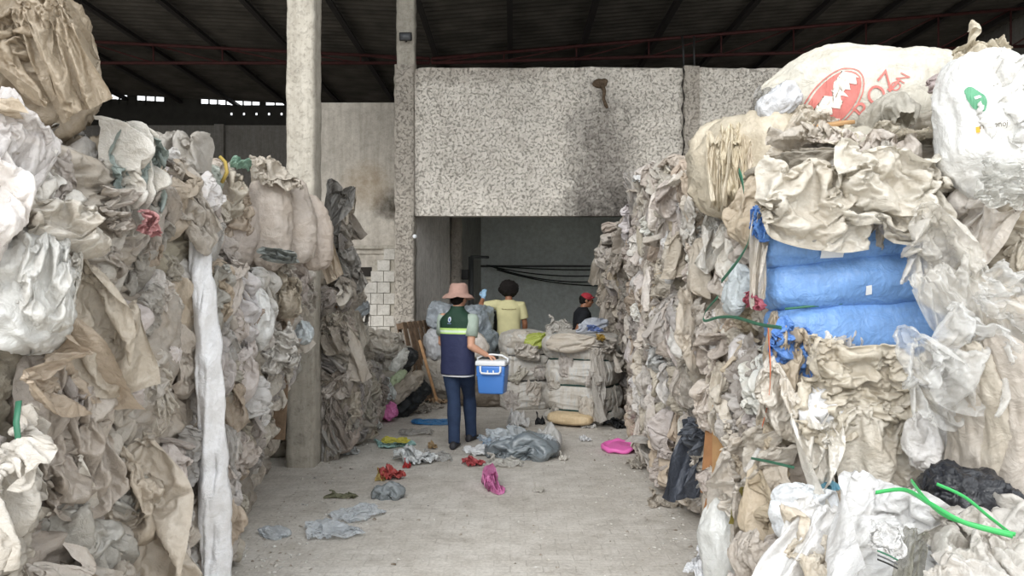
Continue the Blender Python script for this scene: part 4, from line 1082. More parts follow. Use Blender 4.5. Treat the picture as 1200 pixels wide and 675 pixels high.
# bottom right heap
p = at(1140, 586, 2.75); sack('rubbish_bag', 'crumpled black rubbish bag at the bottom right, under green ribbons', 'bag', p, (.15, .12, .09), C(34, 36, 42), M_GLOSS, 101, (0, R(10), R(-10)), big=.35, fold=.16, nfold=5, fine=.10, cross=.05, ncross=3, pw=2.2)
def ribbon(pts, w, name, lab, grp, mat=M_BRGREEN):
    P_ = []; pp = [Vector(p) for p in pts]; n = 40
    for j in range(n):
        t = j / (n - 1) * (len(pp) - 1); k = min(int(t), len(pp) - 2); f = t - k
        p0 = pp[max(k - 1, 0)]; p1 = pp[k]; p2 = pp[k + 1]; p3 = pp[min(k + 2, len(pp) - 1)]
        c = .5 * ((2 * p1) + (p2 - p0) * f + (2 * p0 - 5 * p1 + 4 * p2 - p3) * f * f + (3 * p1 - p0 - 3 * p2 + p3) * f ** 3)
        tw = .6 * math.sin(j * .13)
        sd = Vector((.2 * math.sin(tw), -.35, math.cos(tw))).normalized()
        P_ += [tuple(c - sd * w / 2), tuple(c), tuple(c + sd * w / 2)]
    o = link(name, mesh_np(name, P_, gridfaces(n, 3)), mat); s_ = o.modifiers.new('t', 'SOLIDIFY'); s_.thickness = .0025
    return tag(o, lab, 'ribbon' if mat is M_BRGREEN else 'strap', grp)
ribbon([at(1026, 577, 2.6), at(1060, 574, 2.52), at(1090, 590, 2.36), at(1130, 612, 2.26), at(1187, 628, 2.2)], .016, 'ribbon', 'wide bright green ribbon sweeping from the left over the bottom right heap', 'green ribbons')
ribbon([at(1068, 563, 2.6), at(1085, 585, 2.45), at(1110, 605, 2.34), at(1150, 617, 2.24), at(1190, 626, 2.2)], .014, 'ribbon', 'bright green ribbon crossing the heap just in front of the black bag', 'green ribbons')
ribbon([at(1098, 567, 2.5), at(1130, 582, 2.42), at(1160, 606, 2.32), at(1186, 626, 2.22)], .011, 'ribbon', 'pale green ribbon lying over the top of the black bag', 'green ribbons')
free_rag('film_sheet', 'white film sheet spread at the bottom, left part of the corner heap', 'sheet', 'hang_2', (1.13, 2.85, .52), -2.2, .35, -.45, (.62, 1.0, .8), C(236, 236, 236), M_GLOSS)
free_rag('film_bag', 'white bag lying at the left tip of the corner heap', 'bag', 'bag_11', at(943, 602, 3.2), -2.0, 1.3, -.3, (.42, .6, .4), C(236, 240, 244), M_GLOSS)
free_rag('film_sheet', 'big smooth white sheet draped over the front left of the corner heap', 'sheet', 'hang_1', (1.30, 2.62, .74), -1.9, .5, -1.0, (.85, .8, .8), C(226, 226, 226), M_GLOSS)
free_rag('film_sheet', 'greyish sheet with creases on the corner heap below the ribbons', 'sheet', 'swag_6', (1.62, 2.42, .80), -1.6, .9, -1.2, (.75, .7, .6), C(206, 202, 196))
free_rag('film_sheet', 'pale puckered sheet on the corner heap, next to the bottom right edge', 'sheet', 'hang_2', (1.52, 2.22, .78), -1.6, -.6, -1.1, (.6, .8, .5), C(212, 208, 202))
free_rag('film_sheet', 'beige torn film between the black bag and the smooth white sheet', 'sheet', 'swag_5', (1.66, 2.72, .76), -1.6, .2, -1.0, (.6, .8, .5), C(206, 196, 180))
free_rag('film_bag', 'olive clear bag standing at the bottom of the corner heap', 'bag', 'hang_2', at(1066, 655, 2.42), -1.7, .3, -.3, (.12, .5, .22), C(150, 148, 134), M_CLEAR)
free_rag('printed_scrap', 'white plastic scrap with dark print and stripes in the corner heap', 'scrap', 'puff_3', at(1038, 634, 2.42), -1.7, .2, -.5, (.16, .3, .16), C(232, 232, 232), M_GLOSS)
for i in range(3):
    q = [at(1028 + dx, 645 + 5 * i + dy, 2.335) for dx, dy in ((0, 0), (12, 5), (24, 11))]
    ribbon([tuple(v_) for v_ in q], .005, 'printed_stripe', 'thin %s stripe across the printed scrap in the corner heap' % ['green', 'grey', 'dark'][i], None, [M_GREEN, M_STEEL, M_DARK][i])
# side of the stack facing the aisle
free_rag('rubbish_bag', 'limp dark blue-grey bag hanging low on the right stack side', 'bag', 'hang_1', FR(817, 545, 1.28) , -2.7, .1, -.05, (.30, .8, .62), C(84, 90, 102), M_FILM)
free_rag('rubbish_bag', 'dark grey folds of bag above the limp dark one', 'bag', 'knot_8', FR(818, 510, 1.27), -2.7, .2, 0, (.34, .8, .26), C(100, 106, 116), M_FILM)
for i, (px, py, w, h, a, lab) in enumerate([(833, 535, .13, .5, .06, 'tall brown cardboard sheet standing beside the dark bag'), (842, 520, .10, .46, -.05, 'narrow tan cardboard piece behind the tall one'), (838, 585, .14, .26, .25, 'bent brown cardboard flap at the foot of the right stack')]):
    o = MB().box((0, 0, 0), (w, .012, h), Matrix.Rotation(a, 3, 'Y'), .003).build('cardboard', (M_CARD2, M_CARD, M_CARD2)[i]); o.location = FR(px, py, 1.27 - .01 * i); o.rotation_euler = (R(-3), 0, R(-62)); tag(o, lab, 'cardboard', 'cardboard pieces in the right stack')
sack('white_sack', 'tall translucent white sack standing on the floor at the stack corner', 'sack', at(852, 632, 4.25), (.27, .12, .15), C(226, 228, 226), M_GLOSS, 111, (0, R(84), R(30)), big=.10, fold=.07, nfold=8, fine=.02, pinch=(.55, 0))
free_rag('film_sheet', 'little beige crumpled film on top of the tall white sack', 'sheet', 'crumple_9', at(868, 545, 4.15), -2.5, .2, 0, (.28, .7, .34), C(226, 214, 196))
free_rag('film_scrap', 'olive yellow scrap beside the top of the tall white sack', 'scrap', 'hang_1', at(877, 590, 4.0), -2.5, 0, 0, (.10, .5, .22), C(190, 180, 104))
free_rag('film_sheet', 'white corner of film on the floor beside the tall white sack', 'sheet', 'crumple_10', at(826, 668, 4.3), -2.0, .4, -1.2, (.3, .5, .25), C(226, 228, 232), M_GLOSS)
for i, (pts, w, lab) in enumerate([([(880, 264), (876, 285), (864, 306), (845, 330)], .024, 'green packing strap slanting down beside the upper blue sacks'), ([(841, 348), (826, 366), (826, 376), (842, 372), (862, 372), (890, 380), (916, 384)], .018, 'green packing strap looping level with the lowest blue sack'), ([(866, 200), (870, 212), (872, 224)], .03, 'short green strap tab high up in front of the pleated bundle'), ([(930, 548), (905, 542), (880, 537)], .014, 'thin green strap low at the corner of the right stack')]):
    ribbon([FR(x, y, 1.17) for x, y in pts], w, 'packing_strap', lab, 'green packing straps', M_GREEN)
ribbon([FR(900, 380, 1.2), FR(902, 410, 1.2), FR(903, 440, 1.19), FR(899, 475, 1.2), FR(893, 500, 1.2)], .016, 'packing_strap', 'orange strap hanging down at the corner below the blue sacks', None, M_ORANGE)
free_rag('packet', 'crimson and white torn packet at the left ends of the blue sacks', 'packet', 'crumple_9', FR(890, 352, 1.2), -2.5, .2, 0, (.16, .5, .14), C(176, 92, 108), M_GLOSS)
free_rag('film_bag', 'bluish clear bag in the side of the stack near the looping green strap', 'bag', 'bag_11', FR(862, 340, 1.24), -2.7, .4, 0, (.32, .4, .4), C(206, 214, 218), M_GLOSS)
free_rag('film_bag', 'bulging milky bag on the side of the right stack at head height', 'bag', 'bag_12', FR(800, 395, 1.24), -2.7, .2, 0, (.45, .55, .5), C(232, 230, 226), M_GLOSS)
free_rag('film_bag', 'small bright white bag poking out, left of the bulging milky one', 'bag', 'bag_11', FR(784, 322, 1.2), -2.7, .2, 0, (.14, .3, .2), C(242, 244, 246), M_GLOSS)
free_rag('film_bag', 'grey translucent bag sticking out over the aisle above the dark grey folds', 'bag', 'knot_7', FR(775, 420, 1.22), -2.7, 1.0, 0, (.3, .7, .3), C(206, 208, 208), M_GLOSS)

# ---- the two strapped bales in the middle
M_PRESS = None
def press_mat():
    m, nt = newmat('pressed_sacks'); T = NT(nt); b, o = out_bsdf(T, Roughness=.55)
    oi = T.n('ShaderNodeObjectInfo'); co = coords(T)
    st = noise(T, coords(T, 'Object', (26, 26, 1.5)), 1.0, 5, .7, .5)
    n1 = noise(T, co, 4, 5)
    geo = T.n('ShaderNodeTexCoord')
    c = ramp(T, st, [(.28, C(150, 136, 118)), (.40, C(206, 200, 190)), (.55, C(222, 219, 212)), (.62, C(196, 200, 202)), (.70, C(226, 222, 214))])
    c = mix(T, math_(T, 'MULTIPLY', ramp(T, n1, [(.42, (0, 0, 0)), (.7, (1, 1, 1))]), .5), c, C(182, 172, 156))
    T.l(mix(T, 1.0, c, oi.outputs['Color'], 'MULTIPLY'), b.inputs['Base Color'])
    T.l(bump(T, st, .5, .02), b.inputs['Normal'])
    return m
M_PRESS = press_mat()
def strapped(label, c, hx, hy, H, rz, rows, seed, pw=4.0):
    root = empty('strapped_bale', c, label, 'bale', 'strapped bales', rz)
    nu, nv = 160, 110; a = np.linspace(0, 2 * PI, nu, endpoint=False); zz = np.linspace(0, 1, nv)
    Z, A = np.meshgrid(zz, a, indexing='ij'); Z = Z.ravel(); A = A.ravel()
    e = 2 / pw; ca, sa = np.cos(A), np.sin(A)
    x = np.sign(ca) * np.abs(ca) ** e * hx; y = np.sign(sa) * np.abs(sa) ** e * hy
    cuts = [0] + rows + [H]; z = Z * H; prof = np.ones_like(z)
    for lo, hi in zip(cuts[:-1], cuts[1:]):
        k = (z >= lo) & (z <= hi + 1e-9); u = (z[k] - lo) / (hi - lo); prof[k] = .84 + .17 * np.power(np.clip(np.sin(PI * u), 0, 1), .45)
    p = np.stack([x * prof, y * prof, z], 1)
    w = np.stack([fbm(p * 4, seed, 2), fbm(p * 4 + 3, seed + 1, 2), fbm(p * 4 + 6, seed + 2, 2)], 1) * .1
    # wrapped folds: across the front, upright at the ends
    endm = np.clip((np.abs(x) / hx - .8) / .2, 0, 1)
    d = .034 * fbm(p * 3 + 1, seed + 4, 3) + .020 * ridge((p + w) * np.array([4, 4, 14]), seed + 6, 2) * (1 - endm) + .016 * ridge((p + w) * np.array([20, 20, 2.5]), seed + 8, 2) * endm
    n_ = np.stack([x, y, 0 * x], 1); n_ /= np.linalg.norm(n_, axis=1, keepdims=True); p += n_ * d[:, None]
    mb = MB(); mb.v = [tuple(q) for q in p]; mb.f = [tuple(q) for q in gridfaces(nv, nu, True)]
    # domed top
    base = (nv - 1) * nu; prev = list(range(base, base + nu)); top = p[base:base + nu]
    for k in range(1, 9):
        f = 1 - k / 9; ring_ = top * np.array([f, f, 1]) ; ring_[:, 2] = H + .05 * math.sin(PI / 2 * (k / 9)) + .02 * fbm(ring_ * 7, seed + 12, 2)
        n0 = len(mb.v); mb.v += [tuple(q) for q in ring_]; cur = list(range(n0, n0 + nu))
        mb.f += [(prev[i], prev[(i + 1) % nu], cur[(i + 1) % nu], cur[i]) for i in range(nu)]; prev = cur
    mb.f.append(tuple(prev))
    o = mb.build('pressed_sacks', M_PRESS, root); o.color = (.82, .82, .82, 1)
    for zc in rows:
        pts = []
        for i in range(0, nu + 1, 2):
            j = i % nu; row = int(round(zc / H * (nv - 1))); q = p[row * nu + j]; l = math.hypot(q[0], q[1]); pts.append((q[0] * (1 + .010 / l), q[1] * (1 + .010 / l), zc + .012 * math.sin(A[j] * 2 + seed)))
        MB().tube(pts, .011, 6, False).build('strap', M_BLACK if seed % 2 else M_DKGREEN, root)
    return root
M_DKGREEN = flat_mat('dark_green_strap', C(30, 62, 56), .4)
B1 = strapped('smaller strapped bale of pale sacks between the worker and the wider bale', (.17, 10.85, 0), .36, .38, 1.06, R(8), [.40, .76], 3, 3.0)
B2 = strapped('wider strapped bale of pale sacks in the middle of the aisle end', (.93, 9.72, 0), .44, .40, 1.10, R(-28), [.16, .47, .80], 4, 5.0)
for (px, py, Y, k, rot, sc_, col, mt) in [(618, 412, 10.35, 'swag_5_tucked', .1, (.6, .6, .3), C(214, 208, 200), M_FILM), (612, 398, 10.5, 'bag_12', 1.5, (.42, .5, .62), C(212, 206, 196), M_FILM)]:
    rag('film_sheet', k, at(px, py, Y), -PI / 2, rot, -.2, sc_, col, mt, B1)
for (px, py, Y, yaw, k, rot, sc_, col, mt) in [(668, 402, 9.25, -1.9, 'bag_11', 1.5, (.38, .4, .85), C(216, 208, 196), M_FILM), (706, 405, 9.3, -.9, 'swag_6_tucked', .1, (.7, .6, .3), C(212, 206, 198), M_FILM), (698, 465, 9.08, -1.2, 'hang_1', .1, (.3, .8, .75), C(218, 214, 208), M_CLEAR), (700, 430, 9.1, -1.3, 'hang_2', -.1, (.25, .6, .5), C(214, 208, 200), M_CLEAR)]:
    rag('film_sheet', k, at(px, py, Y), yaw, rot, -.1, sc_, col, mt, B2)
rr_ = random.Random(9)
for (Bq, spots_) in ((B1, [(600, 470, 10.45), (625, 460, 10.45), (608, 440, 10.45), (632, 436, 10.48), (640, 470, 10.6), (596, 430, 10.55)]), (B2, [(712, 440, 9.35), (718, 470, 9.45), (706, 478, 9.2), (722, 425, 9.5), (715, 410, 9.4), (650, 450, 9.5), (665, 430, 9.4), (655, 480, 9.5), (692, 445, 9.15), (688, 480, 9.12)])):
    for i, (px, py, Y) in enumerate(spots_):
        rag('film_sheet', rr_.choice(SHEETS), at(px, py, Y), (-1.6 if px < 690 else -.8) + rr_.uniform(-.2, .2), rr_.gauss(0, .3), 0, (rr_.uniform(.25, .45), rr_.uniform(.2, .35), rr_.uniform(.3, .5)), jit(C(206, 200, 192), .08, rr_), M_FILM, Bq)
free_rag('film_bag', 'yellow-green plastic bag lying on top of the smaller strapped bale', 'bag', 'bag_11', at(629, 399, 10.45), -1.4, 1.3, -.3, (.38, .5, .5), C(178, 190, 92), M_GLOSS)
free_rag('film_bag', 'grey bag with blue tinge lying on top of the wider strapped bale', 'bag', 'bag_12', at(695, 381, 9.5), -1.3, 1.4, -.2, (.3, .5, .62), C(190, 196, 208), M_GLOSS)
free_rag('film_scrap', 'blue and white printed scrap on top of the wider strapped bale', 'scrap', 'crumple_9', at(697, 386, 9.22), -1.4, .1, -.5, (.34, .5, .12), C(130, 152, 206), M_GLOSS)
free_rag('film_scrap', 'small mustard yellow scrap at the top corner of the wider strapped bale', 'scrap', 'puff_3', at(703, 396, 9.12), -1.2, .1, -.3, (.16, .5, .12), C(196, 164, 84), M_GLOSS)
free_rag('film_sheet', 'pale film lying over the gap between the two strapped bales', 'sheet', 'crumple_10', at(655, 386, 10.1), -1.4, .1, -1.1, (.6, .8, .5), C(214, 210, 204), M_CLEAR)
sack('flat_sack', 'flat tan sack squeezed under the wider strapped bale', 'sack', at(668, 490, 9.22), (.29, .14, .075), C(214, 192, 156), M_WOVEN, 121, (0, 0, R(-28)), big=.05, fold=.03)
litter('film_scrap', 'white scrap on the floor at the corner of the wider strapped bale', 'scrap', 690, 501, 'crumple_10', .3, .2, .5, C(232, 232, 230), M_GLOSS)
litter('rubbish_bag', 'flat black bag on the floor right of the wider strapped bale', 'bag', 727, 500, 'crumple_9', .55, .5, .6, C(40, 42, 44), M_FILM, .5)
litter('rubbish_scrap', 'small black scrap on the floor left of the wider strapped bale', 'scrap', 633, 497, 'crumple_10', .2, .2, .7, C(44, 46, 50), M_FILM)
litter('rubbish_scrap', 'black crumpled scrap touching the left foot of the wider strapped bale', 'scrap', 651, 497, 'crumple_9', .17, .2, .9, C(38, 42, 48), M_FILM, .7)

# ---- litter on the floor
litter('film_sheet', 'large clear film sheet on the floor, front left of the aisle', 'sheet', 392, 624, 'crumple_9', .62, .55, .45, C(232, 238, 244), M_CLEAR, .2)
litter('film_sheet', 'clear film sheet reaching back from the large one on the floor', 'sheet', 420, 604, 'puff_4', .55, .5, .35, C(232, 238, 244), M_CLEAR, .9)
litter('film_bag', 'small clear flattened bag nearest the hanging white strip', 'bag', 322, 627, 'bag_11', .28, .34, .22, C(230, 236, 242), M_CLEAR, 1.0)
litter('film_bag', 'shiny dark grey bag on the floor in the middle left of the aisle', 'bag', 455, 583, 'bag_12', .42, .30, .5, C(150, 158, 162), M_SHINE, .2)
litter('packet', 'red and white crumpled packet on the floor above the dark grey bag', 'packet', 459, 561, 'crumple_9', .36, .24, .75, C(190, 84, 80), M_GLOSS, .3)
litter('packet_scrap', 'small yellow torn scrap beside the red and white packet', 'scrap', 446, 563, 'crumple_10', .14, .12, .5, C(204, 180, 112), M_GLOSS)
litter('printed_bag', 'pale aqua printed bag on the floor left of the worker', 'bag', 463, 521, 'puff_13', .62, .62, .35, C(178, 218, 216), M_GLOSS, .4)
litter('film_scrap', 'bright yellow scrap on the front edge of the aqua bag', 'scrap', 464, 524, 'puff_3', .42, .16, .4, C(212, 204, 84), M_GLOSS, .1, lift=.05)
litter('film_sheet', 'white crumpled film on the floor left of the worker shoes', 'sheet', 487, 541, 'crumple_9', .55, .62, .9, C(234, 238, 240), M_GLOSS, .5)
litter('film_sheet', 'thin greyish film behind the white crumpled one on the floor', 'sheet', 488, 508, 'puff_4', .6, .5, .3, C(206, 204, 200), M_CLEAR, .2)
litter('film_sheet', 'clear film trailing to the right towards the worker shoes', 'sheet', 512, 538, 'crumple_10', .5, .45, .4, C(214, 214, 212), M_CLEAR, .2)
litter('red_scrap', 'small red scrap next to the white crumpled film', 'scrap', 477, 548, 'crumple_10', .12, .12, .4, C(200, 60, 58), M_GLOSS)
litter('brown_scrap', 'small tan paper scrap near the worker, on the clear film', 'scrap', 507, 526, 'crumple_9', .16, .14, .5, C(186, 160, 122), M_FILM)
litter('blue_sheet', 'flat bright blue plastic sheet on the floor behind the worker legs', 'sheet', 504, 495, 'swag_5', .72, .52, .12, C(72, 148, 214), M_GLOSS, 0)
litter('film_sheet', 'grey film heap on the floor behind the blue sheet', 'sheet', 494, 483, 'crumple_10', .42, .36, .6, C(206, 200, 192), M_FILM)
litter('white_scrap', 'white crumpled scrap at the foot of the heap behind the near column', 'scrap', 443, 503, 'crumple_9', .2, .2, .8, C(232, 232, 230), M_GLOSS)
litter('dark_scrap', 'dark blue scrap left of the white one at the heap foot', 'scrap', 436, 503, 'crumple_10', .18, .2, .8, C(60, 66, 76), M_FILM, .8)
litter('film_scrap', 'small clear crumpled film at the foot of the near column', 'scrap', 410, 532, 'puff_3', .26, .26, .5, C(206, 208, 208), M_CLEAR, .4)
litter('straw_scraps', 'thin brown scraps strewn flat on the floor before the near column', 'scrap', 400, 583, 'crumple_10', .42, .14, .25, C(136, 136, 110), M_FILM, 0)
litter('pink_cloth', 'bright pink crumpled cloth on the floor in the middle of the aisle', 'cloth', 577, 572, 'knot_7', .17, .5, .8, C(226, 140, 192), M_GLOSS, .2)
litter('red_scrap', 'red and white scrap on the floor beside the shiny grey bag', 'scrap', 555, 545, 'crumple_9', .30, .28, .5, C(196, 90, 94), M_GLOSS, .4)
litter('white_scrap', 'white folded film left of the shiny grey bag in the aisle', 'sheet', 561, 531, 'puff_4', .36, .5, .5, C(234, 236, 238), M_GLOSS, .6)
litter('film_sheet', 'clear shredded film in front of the shiny grey bag', 'sheet', 590, 545, 'crumple_10', .62, .36, .5, C(222, 220, 214), M_CLEAR, .1)
litter('film_bag', 'big shiny grey bag lying in the middle of the aisle', 'bag', 612, 534, 'bag_12', 1.15, .85, .95, C(134, 144, 150), M_SHINE, 0.1)
litter('clear_sheet', 'wrinkled clear film over the top of the big shiny grey bag', 'sheet', 610, 533, 'crumple_9', 1.05, .62, 1.0, C(222, 230, 236), M_CLEARER, .1, lift=.13)
litter('clear_sheet', 'clear crinkled film trailing over the left half of the shiny grey bag', 'sheet', 592, 530, 'puff_13', .75, .6, .6, C(206, 222, 236), M_CLEARER, .5, lift=.10)
litter('blue_bag', 'light blue bag end at the left tip of the shiny grey bag', 'bag', 578, 528, 'bag_12', .34, .46, .6, C(120, 172, 222), M_GLOSS, .5)
litter('clear_bag', 'clear bag flap at the right end of the shiny grey bag', 'bag', 642, 527, 'bag_12', .4, .6, 1.1, C(226, 226, 224), M_CLEAR, .2)
litter('white_bag', 'small bright white knotted bag behind the shiny grey bag', 'bag', 608, 500, 'puff_3', .34, .34, 1.3, C(242, 242, 242), M_GLOSS, .3)
litter('paper_scrap', 'small white paper scrap on the open floor left of the pink basin', 'scrap', 686, 517, 'crumple_9', .2, .16, .4, C(234, 236, 238), M_GLOSS)
litter('paper_scrap', 'tiny white scrap on the floor right of the clear bag flap', 'scrap', 660, 539, 'crumple_10', .14, .12, .4, C(224, 220, 212), M_GLOSS)
litter('paper_scrap', 'tiny dark and white sliver on the bare floor, middle of the aisle', 'scrap', 631, 577, 'crumple_10', .16, .06, .4, C(196, 192, 184), M_GLOSS)
# pink basin lid
p = ground(727, 528)
mb = MB(); mb.lathe([(0, .03), (.13, .03), (.15, .022), (.165, .035), (.185, .05), (.20, .04), (.205, .02), (.20, .004), (.0, .0)], (0, 0, 0), 48)
v = np.array(mb.v); v[:, 2] += .03 * fbm(v * 8, 4, 2) * (np.hypot(v[:, 0], v[:, 1]) > .1); v[:, 2] -= v[:, 2].min(); mb.v = [tuple(q) for q in v]
o = mb.build('basin', flat_mat('hot_pink_plastic', C(226, 110, 180), .4)); o.location = (p.x, p.y, .003); tag(o, 'flattened hot pink plastic basin on the floor by the right stack', 'basin')
litter('film_sheet', 'grey film fringe at the foot of the right stack in front of the pink basin', 'sheet', 752, 548, 'crumple_9', .42, .36, .6, C(196, 190, 180), M_FILM)
litter('film_sheet', 'dusty film spilling onto the aisle below the dark grey bag', 'sheet', 778, 590, 'crumple_10', .42, .42, .5, C(186, 178, 166), M_FILM)

# ---- tipped rubbish between the left stack and the opening
def place_xy(px, Y, z): return Vector(((px - 600) / F_PX * Y, Y, z))
sack('film_bundle', 'big pale crumpled bundle of film leaning on the rough column foot', 'bundle', place_xy(446, 10.6, .5), (.40, .40, .44), C(204, 198, 188), M_FILM, 131, (0, R(10), 0), big=.22, fold=.12, nfold=10, fine=.06, cross=.05)
sack('film_bundle', 'dusty bundle of film on the floor by the last bale of the left stack', 'bundle', place_xy(436, 10.1, .3), (.4, .35, .32), C(186, 178, 166), M_FILM, 132, (0, 0, R(20)), big=.22, fold=.12, nfold=10, fine=.06, cross=.05)
free_rag('film_sheet', 'pale film crumpled over the top of the big pale bundle', 'sheet', 'puff_3_tucked', at(450, 402, 10.2), -1.5, .2, -.2, (.9, .9, .6), C(214, 208, 198))
free_rag('film_sheet', 'clear film on the left shoulder of the big pale bundle', 'sheet', 'knot_7', at(432, 430, 9.9), -1.5, .4, -.2, (.8, .9, .6), C(196, 190, 182), M_CLEAR)
sack('rubbish_bag', 'long black rubbish bag tipped beside the pallet', 'bag', place_xy(472, 9.95, .19), (.34, .13, .15), C(40, 44, 46), M_FILM, 133, (0, R(-38), R(15)), big=.3, fold=.16, nfold=5, fine=.12, cross=.06)
sack('rubbish_bag', 'black bag band higher on the tipped rubbish', 'bag', place_xy(468, 10.2, .58), (.30, .08, .09), C(46, 48, 50), M_FILM, 134, (0, R(-55), 0), big=.3, fold=.2, nfold=5, fine=.10, cross=.06)
sack('film_bundle', 'long grey-beige roll of film lying over the black bag', 'bundle', place_xy(466, 9.75, .32), (.36, .07, .08), C(186, 176, 162), M_FILM, 135, (0, R(-42), 0), big=.3, fold=.2, nfold=5, fine=.12, cross=.08)
sack('film_bundle', 'white roll of film between the two black bags', 'bundle', place_xy(459, 10.0, .55), (.34, .07, .07), C(222, 222, 216), M_GLOSS, 136, (0, R(-58), 0), big=.3, fold=.2, nfold=5, fine=.12, cross=.08)
sack('green_scrap', 'pale green twist of film on the tipped rubbish', 'scrap', place_xy(461, 9.8, .46), (.2, .05, .06), C(190, 204, 168), M_GLOSS, 137, (0, R(-45), 0), big=.3, fold=.2, nfold=5, fine=.12)
sack('pink_scrap', 'bright pink bag end at the foot of the tipped rubbish', 'scrap', place_xy(455, 9.55, .12), (.11, .07, .08), C(230, 130, 190), M_GLOSS, 138, (0, R(-20), 0), big=.35, fold=.2, nfold=5, fine=.12)
free_rag('film_sheet', 'white crumpled film in the middle of the tipped rubbish', 'sheet', 'crumple_9', place_xy(456, 9.7, .40), -1.5, .4, -.2, (.42, .7, .4), C(222, 226, 224), M_GLOSS)
litter('film_sheet', 'thin film on the floor at the pallet foot', 'sheet', 505, 478, 'crumple_10', .6, .4, .5, C(200, 192, 182), M_FILM, .2)
litter('film_sheet', 'tan scraps on the floor behind the worker, beside the pallet foot', 'scrap', 514, 473, 'crumple_9', .4, .3, .6, C(206, 180, 150), M_FILM, .6)
# wooden pallet
pal = empty('wood_pallet', place_xy(508, 11.5, 0), 'dark weathered wooden pallet leaning inside the opening', 'pallet')
Mp = Matrix.Translation(pal.location) @ Matrix.Rotation(R(72), 4, 'Z') @ Matrix.Rotation(R(-14), 4, 'X')
inv = Matrix.Translation(pal.location).inverted()
M_PALLET = flat_mat('dark_pallet_wood', C(120, 100, 82), .85, .2, 16, .35, 45, .4)
for i in range(7):
    mb = MB().box((-.54 + .18 * i, -.055, .62), (.11, .022, 1.2), None, .004); mb.xf(inv @ Mp); mb.build('slat', M_PALLET, pal, False)
for z in (.06, .61, 1.17):
    mb = MB().box((0, 0, z), (1.18, .09, .09), None, .004); mb.xf(inv @ Mp); mb.build('stringer', M_PALLET, pal, False)
for x in (-.5, 0, .5):
    mb = MB().box((x, .055, .62), (.1, .022, 1.2), None, .004); mb.xf(inv @ Mp); mb.build('bottom_board', M_PALLET, pal, False)
mb = MB().box((0, 0, 0), (.04, .03, .95), Matrix.Rotation(R(-16), 3, 'Y'), .004); o = mb.build('wood_stick', flat_mat('fresh_wood', C(190, 150, 112), .8, .2, 14, .2)); o.location = place_xy(502, 11.0, .48); tag(o, 'pale wooden stick leaning against the dark pallet', 'stick')
# grey sacks and bin around the helper
for i, (px, py, Y, hs, rot, col, lab) in enumerate([
        (522, 372, 11.6, (.26, .2, .2), 10, C(160, 168, 176), 'pale blue-grey full bag behind the hat of the worker, left one'),
        (520, 405, 11.5, (.26, .2, .22), -10, C(196, 198, 202), 'white full bag behind the worker back, low left'),
        (556, 380, 11.7, (.26, .22, .24), 20, C(150, 160, 168), 'big blue-grey bag between the worker and the yellow shirt'),
        (566, 408, 11.5, (.28, .22, .22), -15, C(140, 150, 156), 'blue-grey bag below the big one, beside the yellow shirt'),
        (520, 440, 11.5, (.30, .25, .28), 0, C(188, 182, 172), 'dusty sack on the floor behind the worker'),
        (560, 447, 11.6, (.34, .25, .30), 0, C(168, 160, 150), 'dusty sack on the floor behind the blue cooler')]):
    sack('full_bag', lab, 'bag', at(px, py, Y), hs, col, M_GLOSS if i < 4 else M_FILM, 140 + i, (0, R(rot), R(20 * i)), group='bags piled behind the worker', big=.25, fold=.16, nfold=6, fine=.07, cross=.04)
sack('printed_bag', 'off-white bag with red marks leaning behind the blue cooler', 'bag', at(554, 402, 10.9), (.24, .1, .16), C(222, 214, 206), M_WOVEN, 151, (0, R(45), 0), big=.1, fold=.06)
sack('heap_sack', 'lumpy dark sack on the floor behind the legs of the worker', 'sack', place_xy(568, 10.9, .16), (.38, .25, .17), C(132, 122, 110), M_FILM, 152, (0, 0, 0), big=.2, fold=.1)
p = place_xy(572, 12.35, 0); dr = empty('steel_drum', p, 'dark steel drum standing between bags and the yellow shirt', 'drum')
mb = MB(); mb.lathe([(0, 0), (.22, 0), (.225, .02), (.22, .05), (.22, .42), (.232, .45), (.22, .48), (.22, .85), (.232, .88), (.22, .91), (.22, 1.27), (.23, 1.29), (.225, 1.31), (.2, 1.28), (0, 1.28)], (0, 0, 0), 40); mb.build('body', flat_mat('drum_paint', C(62, 66, 70), .4), dr)
MB().box((-.1, -.21, .95), (.06, .03, .55), None, .004).build('shiny_band', M_STEEL, dr)

# fine debris on the paving: nobody could count it
def grit():
    r = random.Random(5); mb = MB()
    for i in range(1500):
        Y = 4.3 + 8.0 * r.random() ** 1.3; side = r.random()
        if side < .42: x = -1.75 - .05 * (Y - 4.4) + abs(r.gauss(0, .33))
        elif side < .75: x = 1.28 - abs(r.gauss(0, .30))
        else: x = r.uniform(-1.6, 1.2)
        s_ = r.uniform(.004, .014) * (1.5 if r.random() < .1 else 1); a = r.uniform(0, 6.3); q = r.uniform(.35, 1.8)
        d1 = Vector((math.cos(a), math.sin(a), 0)) * s_ * q; d2 = Vector((-math.sin(a), math.cos(a), 0)) * s_; c = Vector((x, Y, .003)); u = Vector((0, 0, s_ * r.uniform(.3, .8)))
        mb.add([c - d1, c + d2, c + d1, c - d2, c + u], [(0, 1, 4), (1, 2, 4), (2, 3, 4), (3, 0, 4)])
    m, nt = newmat('grit'); T = NT(nt); b, o = out_bsdf(T, Roughness=.8)
    v = noise(T, coords(T), 9, 2)
    T.l(ramp(T, v, [(.3, C(110, 96, 80)), (.45, C(176, 168, 156)), (.6, C(226, 224, 218)), (.7, C(90, 84, 76))]), b.inputs['Base Color'])
    o = mb.build('floor_grit', m, None, False); tag(o, 'fine scattered crumbs and torn bits of plastic on the paving', 'grit', kind='stuff')
grit()
